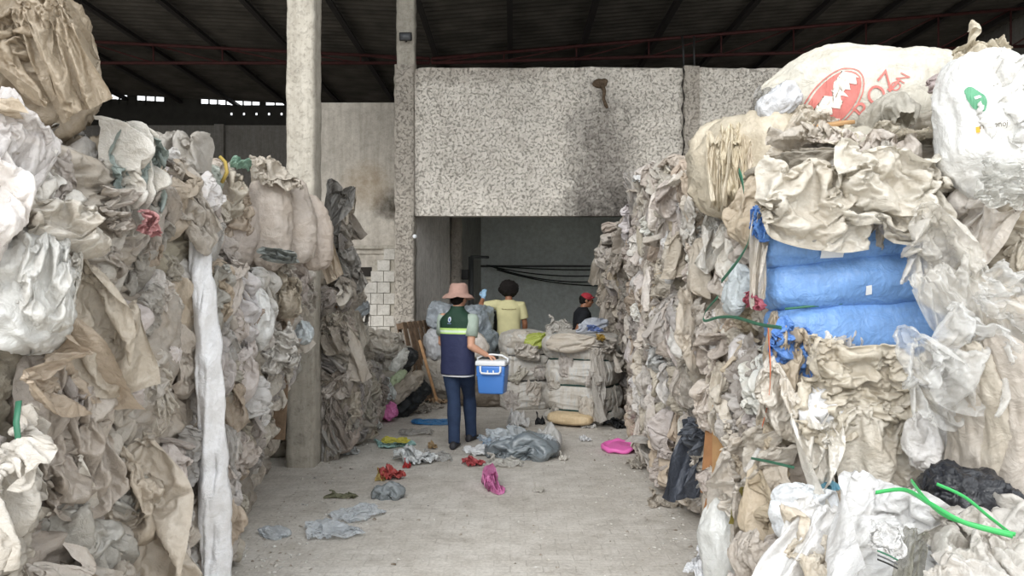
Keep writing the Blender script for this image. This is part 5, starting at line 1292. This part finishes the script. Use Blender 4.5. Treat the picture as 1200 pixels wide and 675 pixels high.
# ------------------------------------------------------------ people
M_SKIN = flat_mat('skin_light', C(206, 158, 132), .5, .4, 12, .06)
M_SKIN2 = flat_mat('skin_brown', C(150, 104, 78), .5, .4, 12, .06)
M_HAIR = flat_mat('dark_hair', C(30, 26, 24), .8, .2, 60, .4, 120, .8)
M_JEANS = flat_mat('blue_jeans', C(50, 64, 90), .8, .2, 10, .16, 26, .5)
M_SHOE = flat_mat('dark_shoe', C(52, 52, 56), .6)
def voxel(o, size=.009, smooth=4):
    m = o.modifiers.new('remesh', 'REMESH'); m.mode = 'VOXEL'; m.voxel_size = size; m.use_smooth_shade = True
    s = o.modifiers.new('smooth', 'SMOOTH'); s.factor = .5; s.iterations = smooth
    return o
def limb(mb, a, b, c, ra, rb, rc, n=14):
    a, b, c = Vector(a), Vector(b), Vector(c); pts, rs = [], []
    for k in range(9):
        t = k / 8; pts.append(a.lerp(b, t)); bul = 1 + .10 * math.sin(PI * min(1, t * 1.3)); rs.append((ra + (rb - ra) * t) * bul)
    for k in range(1, 9):
        t = k / 8; pts.append(b.lerp(c, t)); bul = 1 + .12 * math.sin(PI * min(1, t * 1.8)) if t < .55 else 1; rs.append((rb + (rc - rb) * t) * bul)
    # round the joint
    q = [pts[0]] + [(pts[i - 1] + pts[i] * 2 + pts[i + 1]) / 4 for i in range(1, len(pts) - 1)] + [pts[-1]]
    mb.tube(q, rs, n); mb.ell(a, (ra, ra, ra), None, 14, 10); mb.ell(b, (rb * 1.02,) * 3, None, 14, 10)
def hand(mb, wrist, d, palm_n, curl=.5, s=1.0, thumb_side=1):
    """palm, four unequal bent fingers and a thumb rooted at the side of the palm."""
    d = Vector(d).normalized(); nn = Vector(palm_n); nn = (nn - d * nn.dot(d)).normalized(); side = d.cross(nn) * thumb_side
    w = Vector(wrist); Mx = Matrix((side, d, nn)).transposed()
    mb.ell(w + d * .045 * s, (.040 * s, .052 * s, .017 * s), Mx, 16, 12)
    for k, (off, L, r) in enumerate([(.027, .070, .0088), (.009, .078, .009), (-.010, .073, .0087), (-.027, .058, .0078)]):
        p = w + d * (.082 - abs(off) * .25) * s + side * off * s; pts = [p - d * .02 * s, p]; ang = 0
        for q, f in enumerate((.42, .33, .25)):
            ang += curl * (1.0, 1.1, .8)[q]; dd = d * math.cos(ang) + nn * math.sin(ang); pts.append(pts[-1] + dd * L * f * s)
        mb.tube(pts, [r * s, r * s, r * .95 * s, r * .9 * s, r * .75 * s], 10); mb.ell(pts[-1], (r * .75 * s,) * 3, None, 8, 6)
    p = w + d * .02 * s + side * .03 * s; t1 = p + (side * .75 + d * .55 + nn * .35) * .035 * s; t2 = t1 + (d * .85 + nn * .5 + side * .1) * .032 * s; t3 = t2 + (d * .8 + nn * .6 - side * .2) * .024 * s
    mb.tube([p, t1, t2, t3], [.013 * s, .0115 * s, .0105 * s, .008 * s], 10); mb.ell(t3, (.008 * s,) * 3, None, 8, 6)
def head(mb, c, yaw, pitch=0, s=1.0, Mextra=None):
    """head facing local +Y turned by yaw: skull, jaw, nose, brow, lips, ears."""
    Mx = Matrix.Rotation(yaw, 3, 'Z') @ Matrix.Rotation(pitch, 3, 'X'); c = Vector(c)
    P = lambda x, y, z: c + Mx @ Vector((x * s, y * s, z * s)); E = lambda p, r: mb.ell(P(*p), tuple(v * s for v in r), Mx, 20, 14)
    E((0, -.012, .028), (.076, .096, .088)); E((0, .022, -.035), (.062, .066, .075)); E((0, .058, -.082), (.030, .028, .022))
    E((0, .080, .022), (.055, .018, .014)); mb.tube([P(0, .086, .018), P(0, .104, -.008), P(0, .108, -.022), P(0, .088, -.03)], [.009 * s, .012 * s, .015 * s, .008 * s], 10)
    E((.014, .094, -.024), (.009, .011, .008)); E((-.014, .094, -.024), (.009, .011, .008))
    E((0, .086, -.050), (.025, .012, .006)); E((0, .084, -.059), (.022, .012, .007))
    for sg in (-1, 1):
        E((sg * .078, -.008, -.012), (.010, .020, .032)); E((sg * .03, .082, .004), (.013, .010, .008)); E((sg * .045, .062, -.022), (.022, .022, .018))
    return Mx, P
def folds(o, seed, amp=.006, sc=(7, 7, 4)):
    me = o.data; n = len(me.vertices); co = np.zeros(n * 3); me.vertices.foreach_get('co', co); co = co.reshape(-1, 3); nn = np.zeros(n * 3); me.vertices.foreach_get('normal', nn); nn = nn.reshape(-1, 3)
    d = amp * ridge(co * np.array(sc) + fbm(co * 3, seed, 2)[:, None] * .5, seed, 2); co += nn * d[:, None]; me.vertices.foreach_set('co', co.ravel()); me.update(); return o
def shoe(mb, p, ang, L=.27):
    Mx = Matrix.Rotation(ang, 3, 'Z'); p = Vector(p); q = lambda x, y, z: p + Mx @ Vector((x, y, z))
    secs = []
    for (y, w, h) in [(-.09, .026, .05), (-.075, .036, .075), (-.03, .038, .085), (.03, .036, .075), (.08, .043, .055), (.13, .046, .045), (.165, .036, .036), (.18, .018, .026)]:
        secs.append((y, w, h))
    vs, fs = [], []; n = 16
    for (y, w, h) in secs:
        for i in range(n):
            a = 2 * PI * i / n; z = h / 2 + math.sin(a) * h / 2; z = max(z, .0) if z > .006 else 0.0
            vs.append(q(math.cos(a) * w * (1.05 if z < h * .4 else .95), y, z))
    for k in range(len(secs) - 1):
        for i in range(n): a = k * n + i; b = k * n + (i + 1) % n; fs.append((a, b, b + n, a + n))
    fs.append(tuple(range(n - 1, -1, -1))); fs.append(tuple((len(secs) - 1) * n + i for i in range(n))); mb.add(vs, fs)

# --- person 1: bucket hat, vest, carrying the cooler
r1 = empty('person', (-.585, 8.1, 0), 'person walking away in dusty pink hat, green and navy vest, holding the blue cooler', 'person')
o1 = r1.location.copy(); TY = R(-28); Rt = Matrix.Rotation(TY, 3, 'Z'); W = lambda x, y, z: Vector((x, y, 0)) - Vector((o1.x, o1.y, 0)) + Vector((0, 0, z))
Lc = lambda x, y, z: Rt @ Vector((x, y, z))
sh_r, sh_l = Lc(.185, 0, 1.375), Lc(-.185, 0, 1.375)
el_r = W(-.435, 7.93, 1.085); ha_r = W(-.262, 7.985, .985)
el_l = Lc(-.24, .05, 1.10); ha_l = Lc(-.12, .27, 1.05)
hip_r, hip_l = Lc(.09, 0, .90), Lc(-.09, 0, .90)
kn_r, kn_l = W(-.475, 8.36, .50), W(-.625, 8.10, .485)
ft_r, ft_l = W(-.455, 8.38, .09), W(-.615, 7.98, .09)
b = MB()
b.loft([(0, 0, .84, .15, .11, 2.4), (0, 0, .95, .16, .115, 2.4), (0, .0, 1.08, .145, .105, 2.4), (0, 0, 1.22, .165, .115, 2.4), (0, 0, 1.34, .175, .11, 2.4), (0, -.005, 1.41, .13, .085, 2.2), (0, -.005, 1.45, .065, .06, 2)]); b.xf(Rt.to_4x4())
b.tube([Lc(0, -.01, 1.40), Lc(0, .0, 1.47), Lc(0, .01, 1.53)], [.062, .056, .055], 16)
hM, hP = head(b, Lc(0, .018, 1.582), TY + R(4), R(-4))
limb(b, sh_r, el_r, ha_r, .052, .040, .028); limb(b, sh_l, el_l, ha_l, .052, .040, .028)
limb(b, hip_r, kn_r, ft_r, .082, .055, .040); limb(b, hip_l, kn_l, ft_l, .082, .055, .040)
hand(b, ha_r, (.85, .1, -.28), (.1, .1, -1), .75, 1, -1)
hand(b, ha_l, Lc(.8, .4, -.1), Lc(.2, -.6, -.5), .5, 1, 1)
voxel(b.build('body', M_SKIN, r1), .008, 3)
# vest
def vest_mat():
    m, nt = newmat('work_vest'); T = NT(nt); bb, o = out_bsdf(T, Roughness=.75); sp = T.n('ShaderNodeSeparateXYZ'); T.l(coords(T), sp.inputs[0])
    z = math_(T, 'DIVIDE', sp.outputs[2], 2.0)
    rr = T.n('ShaderNodeValToRGB'); e = rr.color_ramp; e.interpolation = 'CONSTANT'
    st = [(0, C(44, 50, 84)), (1.205 / 2, C(190, 226, 130)), (1.225 / 2, C(222, 238, 214)), (1.248 / 2, C(190, 226, 130)), (1.268 / 2, C(26, 58, 42))]
    while len(e.elements) < len(st): e.elements.new(.5)
    for i, (p, c) in enumerate(st): e.elements[i].position = p; e.elements[i].color = c
    T.l(z, rr.inputs[0]); T.l(rr.outputs[0], bb.inputs['Base Color']); T.l(bump(T, noise(T, coords(T), 18, 4), .4, .02), bb.inputs['Normal']); return m
v = MB()
secs = [(0, .0, .775, .188, .14, 2.5), (0, 0, .83, .186, .138, 2.5), (0, 0, .95, .182, .136, 2.5), (0, 0, 1.06, .180, .132, 2.5), (0, 0, 1.16, .188, .134, 2.5), (0, 0, 1.26, .198, .136, 2.5), (0, -.003, 1.34, .196, .13, 2.4), (0, -.006, 1.39, .175, .115, 2.3), (0, -.008, 1.425, .135, .098, 2.2), (0, -.008, 1.45, .095, .085, 2.1), (0, -.004, 1.475, .072, .074, 2), (0, 0, 1.505, .070, .072, 2)]
ss = []
for i in range(len(secs) - 1):
    for k in range(4): t = k / 4; ss.append(tuple(secs[i][j] * (1 - t) + secs[i + 1][j] * t for j in range(6)))
ss.append(secs[-1]); v.loft(ss, 56, False); v.xf(Rt.to_4x4())
vo = folds(v.build('vest', vest_mat(), r1), 4, .006, (6, 6, 5)); vo.modifiers.new('t', 'SOLIDIFY').thickness = .006
# back emblem: small white oval with a blue mark
def back_patch(name, pts, mat, off):
    nb = Rt @ Vector((0, 1, 0)); surf_pts = np.array([tuple(Rt.inverted() @ q.co) for q in vo.data.vertices]); surf_pts = surf_pts[surf_pts[:, 1] < 0]; out = []
    for (x, z) in pts: out.append(Rt @ Vector((x, front_depth(surf_pts, x, z), z)) - nb * off)
    mb = MB(); mb.v = [tuple(p) for p in out]; mb.f = [tuple(range(len(out)))]; return mb.build(name, mat, r1, False)
back_patch('emblem', oval(-.012, 1.365, .020, .030, 0, 20), flat_mat('emblem_white', C(206, 214, 224), .6), .012)
back_patch('emblem_mark', oval(-.012, 1.362, .009, .018, .2, 14), flat_mat('emblem_blue', C(60, 96, 160), .6), .014)
back_patch('emblem_text', [(-.034, 1.318), (.012, 1.318), (.012, 1.327), (-.034, 1.327)], flat_mat('emblem_line', C(120, 136, 170), .6), .012)
# tee: sleeves and hem strip
M_TEE = flat_mat('sage_tee', C(164, 178, 166), .85, .2, 12, .08, 24, .4)
for (sa_, sb_) in ((sh_r, el_r), (sh_l, el_l)):
    s_ = MB(); s_.tube([sa_.lerp(sb_, -.12), sa_, sa_.lerp(sb_, .35), sa_.lerp(sb_, .66)], [.05, .068, .067, .064], 22)
    folds(s_.build('tee_sleeve', M_TEE, r1), 9, .004, (12, 12, 12))
s_ = MB(); s_.loft([(0, 0, .755, .178, .13, 2.5), (0, 0, .80, .178, .13, 2.5)], 48, False); s_.xf(Rt.to_4x4()); s_.build('tee_hem', M_WHITE, r1)
# jeans
j = MB(); j.loft([(0, 0, .80, .13, .11, 2.4), (0, 0, .86, .168, .128, 2.4), (0, 0, .93, .166, .126, 2.4), (0, 0, 1.0, .158, .118, 2.4)]); j.xf(Rt.to_4x4())
for hp_, kn_, ft_ in ((hip_r, kn_r, ft_r), (hip_l, kn_l, ft_l)): limb(j, hp_ - Vector((0, 0, .03)), kn_, ft_ - Vector((0, 0, .045)), .098, .070, .064)
jo = voxel(j.build('jeans', M_JEANS, r1), .011, 6)
s_ = MB(); shoe(s_, (ft_l.x, ft_l.y - .01, 0), R(-8)); s_.build('shoe', M_SHOE, r1)
s_ = MB(); shoe(s_, (ft_r.x, ft_r.y - .01, 0), R(-24)); s_.build('shoe', M_SHOE, r1)
# hair and hat
s_ = MB(); s_.ell(hP(0, -.02, .030), (.082, .098, .090), hM); s_.ell(hP(0, -.055, -.015), (.068, .058, .055), hM); s_.build('hair', M_HAIR, r1)
s_ = MB(); s_.lathe([(0, .145), (.07, .142), (.088, .13), (.096, .09), (.104, .045), (.108, .03), (.14, .012), (.168, -.012), (.172, -.016), (.168, -.018), (.14, .006), (.106, .022), (.10, .03)], (0, 0, 0), 48)
v = np.array(s_.v); v[:, 1] *= 1.08; rr_ = np.hypot(v[:, 0], v[:, 1]); v[:, 2] += .008 * fbm(v * 14, 3, 2) * (rr_ > .03) + .012 * fbm(v * 6, 5, 2) * (rr_ > .12); s_.v = [tuple(q) for q in v]
s_.xf(Matrix.Translation(hP(0, -.008, .022)) @ hM.to_4x4()); hat = s_.build('bucket_hat', flat_mat('dusty_pink_cloth', C(172, 140, 128), .9, .2, 16, .08, 60, .4), r1)
hat.modifiers.new('t', 'SOLIDIFY').thickness = .003
# cooler
cc = Vector((-.205, 7.965, .585)); cl = empty('cooler', cc, 'blue cooler box with white lid and handle carried by the person in the hat', 'cooler', rz=R(-12))
M_CB = flat_mat('cooler_blue', C(78, 134, 212), .35, .5)
m_ = MB(); vs = []
def tapered(mb, z0, z1, w0, d0, w1, d1, bev=.02):
    bm = bmesh.new(); bmesh.ops.create_cube(bm, size=1)
    for q in bm.verts:
        t = q.co.z + .5; q.co = Vector((q.co.x * (w0 + (w1 - w0) * t), q.co.y * (d0 + (d1 - d0) * t), z0 + (z1 - z0) * t))
    bmesh.ops.bevel(bm, geom=list(bm.edges), offset=bev, segments=3, affect='EDGES', profile=.5); bm.verts.index_update()
    mb.add([q.co.copy() for q in bm.verts], [[x.index for x in p.verts] for p in bm.faces]); bm.free(); return mb
tapered(m_, 0, .30, .27, .20, .315, .235, .022).build('body', M_CB, cl)
tapered(MB(), .19, .205, .30, .222, .305, .228, .004).build('body_rim', M_CB, cl)
tapered(MB(), .298, .352, .328, .248, .320, .240, .014).build('lid', M_WHITE, cl)
hd = MB(); hd.tube([(-.10, -.135, .30), (-.10, -.140, .245), (-.085, -.145, .225), (-.02, -.145, .222), (.04, -.145, .222), (.10, -.145, .225), (.115, -.14, .245), (.115, -.135, .30)], .011, 10); hd.tube([(-.02, -.142, .222), (-.02, -.142, .255)], .008, 8); hd.tube([(.04, -.142, .222), (.04, -.142, .255)], .008, 8)
hd.build('front_handle', M_WHITE, cl)
hd = MB(); hd.tube([(-.165, 0, .325), (-.165, 0, .37), (-.10, -.0, .403), (0, 0, .410), (.10, 0, .403), (.165, 0, .37), (.165, 0, .325)], .010, 10); hd.build('carry_handle', M_WHITE, cl)

# --- person 2: yellow shirt, back to us
r2 = empty('person', (-.05, 11.8, 0), 'person with round dark hair in pale yellow T-shirt, one gloved hand raised', 'person')
b = MB(); b.loft([(0, 0, .88, .15, .11, 2.4), (0, 0, 1.0, .155, .11, 2.4), (0, 0, 1.15, .15, .105, 2.4), (0, 0, 1.30, .175, .115, 2.4), (0, 0, 1.41, .18, .11, 2.4), (0, 0, 1.47, .12, .08, 2.2), (0, 0, 1.50, .065, .06, 2)])
b.tube([(0, -.01, 1.46), (0, 0, 1.53), (0, .01, 1.58)], [.062, .057, .055], 16); hM2, hP2 = head(b, (0, .02, 1.64), R(10), R(-6))
s2l, e2l, h2l = Vector((-.19, 0, 1.44)), Vector((-.455, .04, 1.40)), Vector((-.405, .14, 1.545)); s2r, e2r, h2r = Vector((.19, 0, 1.43)), Vector((.255, .02, 1.14)), Vector((.25, .14, .92))
limb(b, s2l, e2l, h2l, .052, .041, .029); limb(b, s2r, e2r, h2r, .052, .041, .029)
hand(b, h2l, (.1, .1, 1), (.3, 1, 0), .5, 1, 1); hand(b, h2r, (0, .3, -1), (-.5, .3, 0), .4, 1, 1)
for sg in (-1, 1): limb(b, (sg * .09, 0, .92), (sg * .11, .02, .50), (sg * .12, -.02, .09), .085, .056, .04)
voxel(b.build('body', M_SKIN2, r2), .009, 3)
M_YEL = flat_mat('pale_yellow_tee', C(208, 202, 156), .85, .2, 10, .05, 20, .4)
t = MB(); t.loft([(0, 0, .93, .195, .14, 2.5), (0, 0, 1.05, .185, .135, 2.5), (0, 0, 1.18, .183, .13, 2.5), (0, 0, 1.30, .198, .137, 2.5), (0, 0, 1.40, .205, .13, 2.4), (0, 0, 1.46, .165, .10, 2.3), (0, 0, 1.50, .10, .08, 2.1), (0, 0, 1.515, .078, .072, 2)])
t.tube([Vector((-.12, 0, 1.43)), s2l, s2l.lerp(e2l, .4), s2l.lerp(e2l, .72)], [.075, .082, .080, .078], 20); t.tube([Vector((.12, 0, 1.42)), s2r, s2r.lerp(e2r, .4), s2r.lerp(e2r, .74)], [.075, .082, .080, .076], 20)
t.v = t.v; voxel(t.build('t_shirt', M_YEL, r2), .011, 5)
tx = MB()
for k in range(13):
    x = -.105 + k * .0175; tx.box((x, -.1385 + .12 * x * x, 1.375 - .010 * math.sin(k * .25)), (.012, .003, .009 + .004 * (k % 3 == 0)))
tx.build('shirt_print', flat_mat('brown_print', C(112, 96, 60), .8), r2, False)
j = MB(); j.loft([(0, 0, .82, .13, .11, 2.4), (0, 0, .90, .172, .128, 2.4), (0, 0, 1.0, .17, .125, 2.4)])
for sg in (-1, 1): limb(j, (sg * .09, 0, .88), (sg * .11, .02, .50), (sg * .12, -.02, .045), .105, .080, .070)
voxel(j.build('trousers', flat_mat('khaki_trousers', C(128, 118, 98), .85, .2, 10, .1, 20, .4), r2), .012, 5)
for sg in (-1, 1): s_ = MB(); shoe(s_, (sg * .12, -.03, 0), R(-sg * 8)); s_.build('shoe', M_SHOE, r2)
s_ = MB(); s_.ell(hP2(0, -.015, .05), (.158, .152, .135), hM2, 48, 32); v = np.array(s_.v); c_ = np.array(hP2(0, -.015, .05)); d_ = v - c_; d_ *= (1 + .09 * fbm(v * 16, 8, 3) + .05 * vnoise(v * 60, 9))[:, None]; s_.v = [tuple(q) for q in c_ + d_]
s_.build('hair', M_HAIR, r2)
g = MB(); g.tube([h2l.lerp(e2l, .15), h2l], [.036, .034], 16); hand(g, h2l, (.1, .1, 1), (.3, 1, 0), .5, 1.16, 1); voxel(g.build('glove', flat_mat('light_blue_glove', C(150, 186, 214), .5), r2), .007, 2)

# --- person 3: black T-shirt, in profile
r3 = empty('person', (1.08, 11.75, 0), 'person in black T-shirt, red cap and dark glasses, seen in profile by the right stack', 'person', rz=R(-84))
b = MB(); b.loft([(0, 0, .84, .15, .11, 2.4), (0, 0, .98, .155, .115, 2.4), (0, 0.01, 1.10, .15, .11, 2.4), (0, .02, 1.22, .17, .118, 2.4), (0, .02, 1.31, .175, .11, 2.4), (0, .02, 1.36, .12, .08, 2.2), (0, .03, 1.39, .065, .06, 2)])
b.tube([(0, .02, 1.34), (0, .045, 1.40), (0, .065, 1.45)], [.062, .058, .056], 16); hM3, hP3 = head(b, (0, .085, 1.505), R(-4), R(-6))
for sg in (-1, 1): limb(b, (sg * .19, .02, 1.31), (sg * .235, -.10 if sg > 0 else -.04, 1.06), (sg * .20, .12, .98), .052, .041, .029); hand(b, (sg * .20, .12, .98), (0, 1, -.1), (-sg, 0, -.3), .5, 1, sg)
for sg in (-1, 1): limb(b, (sg * .09, 0, .88), (sg * .10, .03, .48), (sg * .11, -.02, .09), .082, .055, .04)
voxel(b.build('body', M_SKIN2, r3), .009, 3)
t = MB(); t.loft([(0, 0, .84, .19, .145, 2.5), (0, 0, .98, .185, .14, 2.5), (0, .01, 1.10, .183, .135, 2.5), (0, .02, 1.22, .195, .14, 2.5), (0, .02, 1.31, .20, .13, 2.4), (0, .02, 1.355, .16, .10, 2.3), (0, .025, 1.39, .10, .08, 2.1), (0, .03, 1.405, .078, .075, 2)])
for sg in (-1, 1): a_, e_ = Vector((sg * .19, .02, 1.31)), Vector((sg * .235, -.10 if sg > 0 else -.04, 1.06)); t.tube([Vector((sg * .12, .02, 1.31)), a_, a_.lerp(e_, .4), a_.lerp(e_, .72)], [.072, .080, .078, .075], 20)
voxel(t.build('t_shirt', flat_mat('black_tee', C(34, 36, 40), .85, .2), r3), .011, 5)
j = MB(); j.loft([(0, 0, .78, .13, .11, 2.4), (0, 0, .86, .17, .128, 2.4), (0, 0, .94, .165, .122, 2.4)])
for sg in (-1, 1): limb(j, (sg * .09, 0, .84), (sg * .10, .03, .48), (sg * .11, -.02, .045), .10, .076, .068)
voxel(j.build('trousers', flat_mat('dark_trousers', C(52, 54, 60), .85), r3), .012, 5)
for sg in (-1, 1): s_ = MB(); shoe(s_, (sg * .11, -.03, 0), R(-sg * 8)); s_.build('shoe', M_SHOE, r3)
s_ = MB(); s_.ell(hP3(0, -.022, .022), (.082, .096, .086), hM3); s_.ell(hP3(0, -.06, -.02), (.066, .05, .05), hM3); s_.build('hair', M_HAIR, r3)
M_CAP = flat_mat('red_cap', C(168, 56, 66), .8, .2, 20, .12)
s_ = MB(); s_.ell(hP3(0, -.004, .052), (.088, .098, .072), hM3, 28, 18); s_.tube([hP3(-.06, .07, .05), hP3(-.03, .10, .056), hP3(0, .112, .058), hP3(.03, .10, .056), hP3(.06, .07, .05)], .012, 8); s_.build('cap', M_CAP, r3)
s_ = MB()
for sg in (-1, 1): s_.ell(hP3(sg * .034, .098, .008), (.028, .008, .019), hM3); s_.tube([hP3(sg * .06, .092, .012), hP3(sg * .082, .04, .010), hP3(sg * .082, -.005, .004)], .004, 6)
s_.tube([hP3(-.012, .104, .01), hP3(.012, .104, .01)], .004, 6); s_.build('sunglasses', flat_mat('black_glasses', C(18, 18, 20), .2), r3)
# ------------------------------------------------------------ light, world, camera
w = bpy.data.worlds.new('overcast'); SC.world = w; w.use_nodes = True
nt = w.node_tree; nt.nodes.clear(); T = NT(nt)
sk = T.n('ShaderNodeTexSky', _sky_type='NISHITA'); sk.sun_disc = False; sk.sun_elevation = R(50); sk.sun_rotation = R(200); sk.air_density = 1.5; sk.dust_density = 4
bg = T.n('ShaderNodeBackground'); bg.inputs[0].default_value = (.945, .975, 1.0, 1); bg.inputs[1].default_value = 1.0
o_ = T.n('ShaderNodeOutputWorld'); T.l(bg.outputs[0], o_.inputs[0])
sun = bpy.data.lights.new('hazy_sun', 'SUN'); sun.energy = .95; sun.angle = R(30); sun.color = (1, .985, .965)
so = bpy.data.objects.new('hazy_sun', sun); COL.objects.link(so)
d = Vector((.35, 1.0, -.62)).normalized(); so.rotation_euler = d.to_track_quat('-Z', 'Y').to_euler()
cam = bpy.data.cameras.new('camera'); co_ = bpy.data.objects.new('camera', cam); COL.objects.link(co_)
co_.location = (0, 0, CAM_H); co_.rotation_euler = (PI / 2, 0, 0)
cam.sensor_width = 36; cam.lens = 36 * F_PX / 1200; cam.clip_start = .05; cam.clip_end = 200
SC.camera = co_
SC.view_settings.view_transform = 'Standard'; SC.view_settings.look = 'None'; SC.view_settings.gamma = 1; SC.view_settings.exposure = 1.03
SC.view_settings.use_curve_mapping = False
SC.cycles.use_denoising = True
SC.cycles.max_bounces = 6; SC.cycles.transparent_max_bounces = 12; SC.cycles.diffuse_bounces = 4
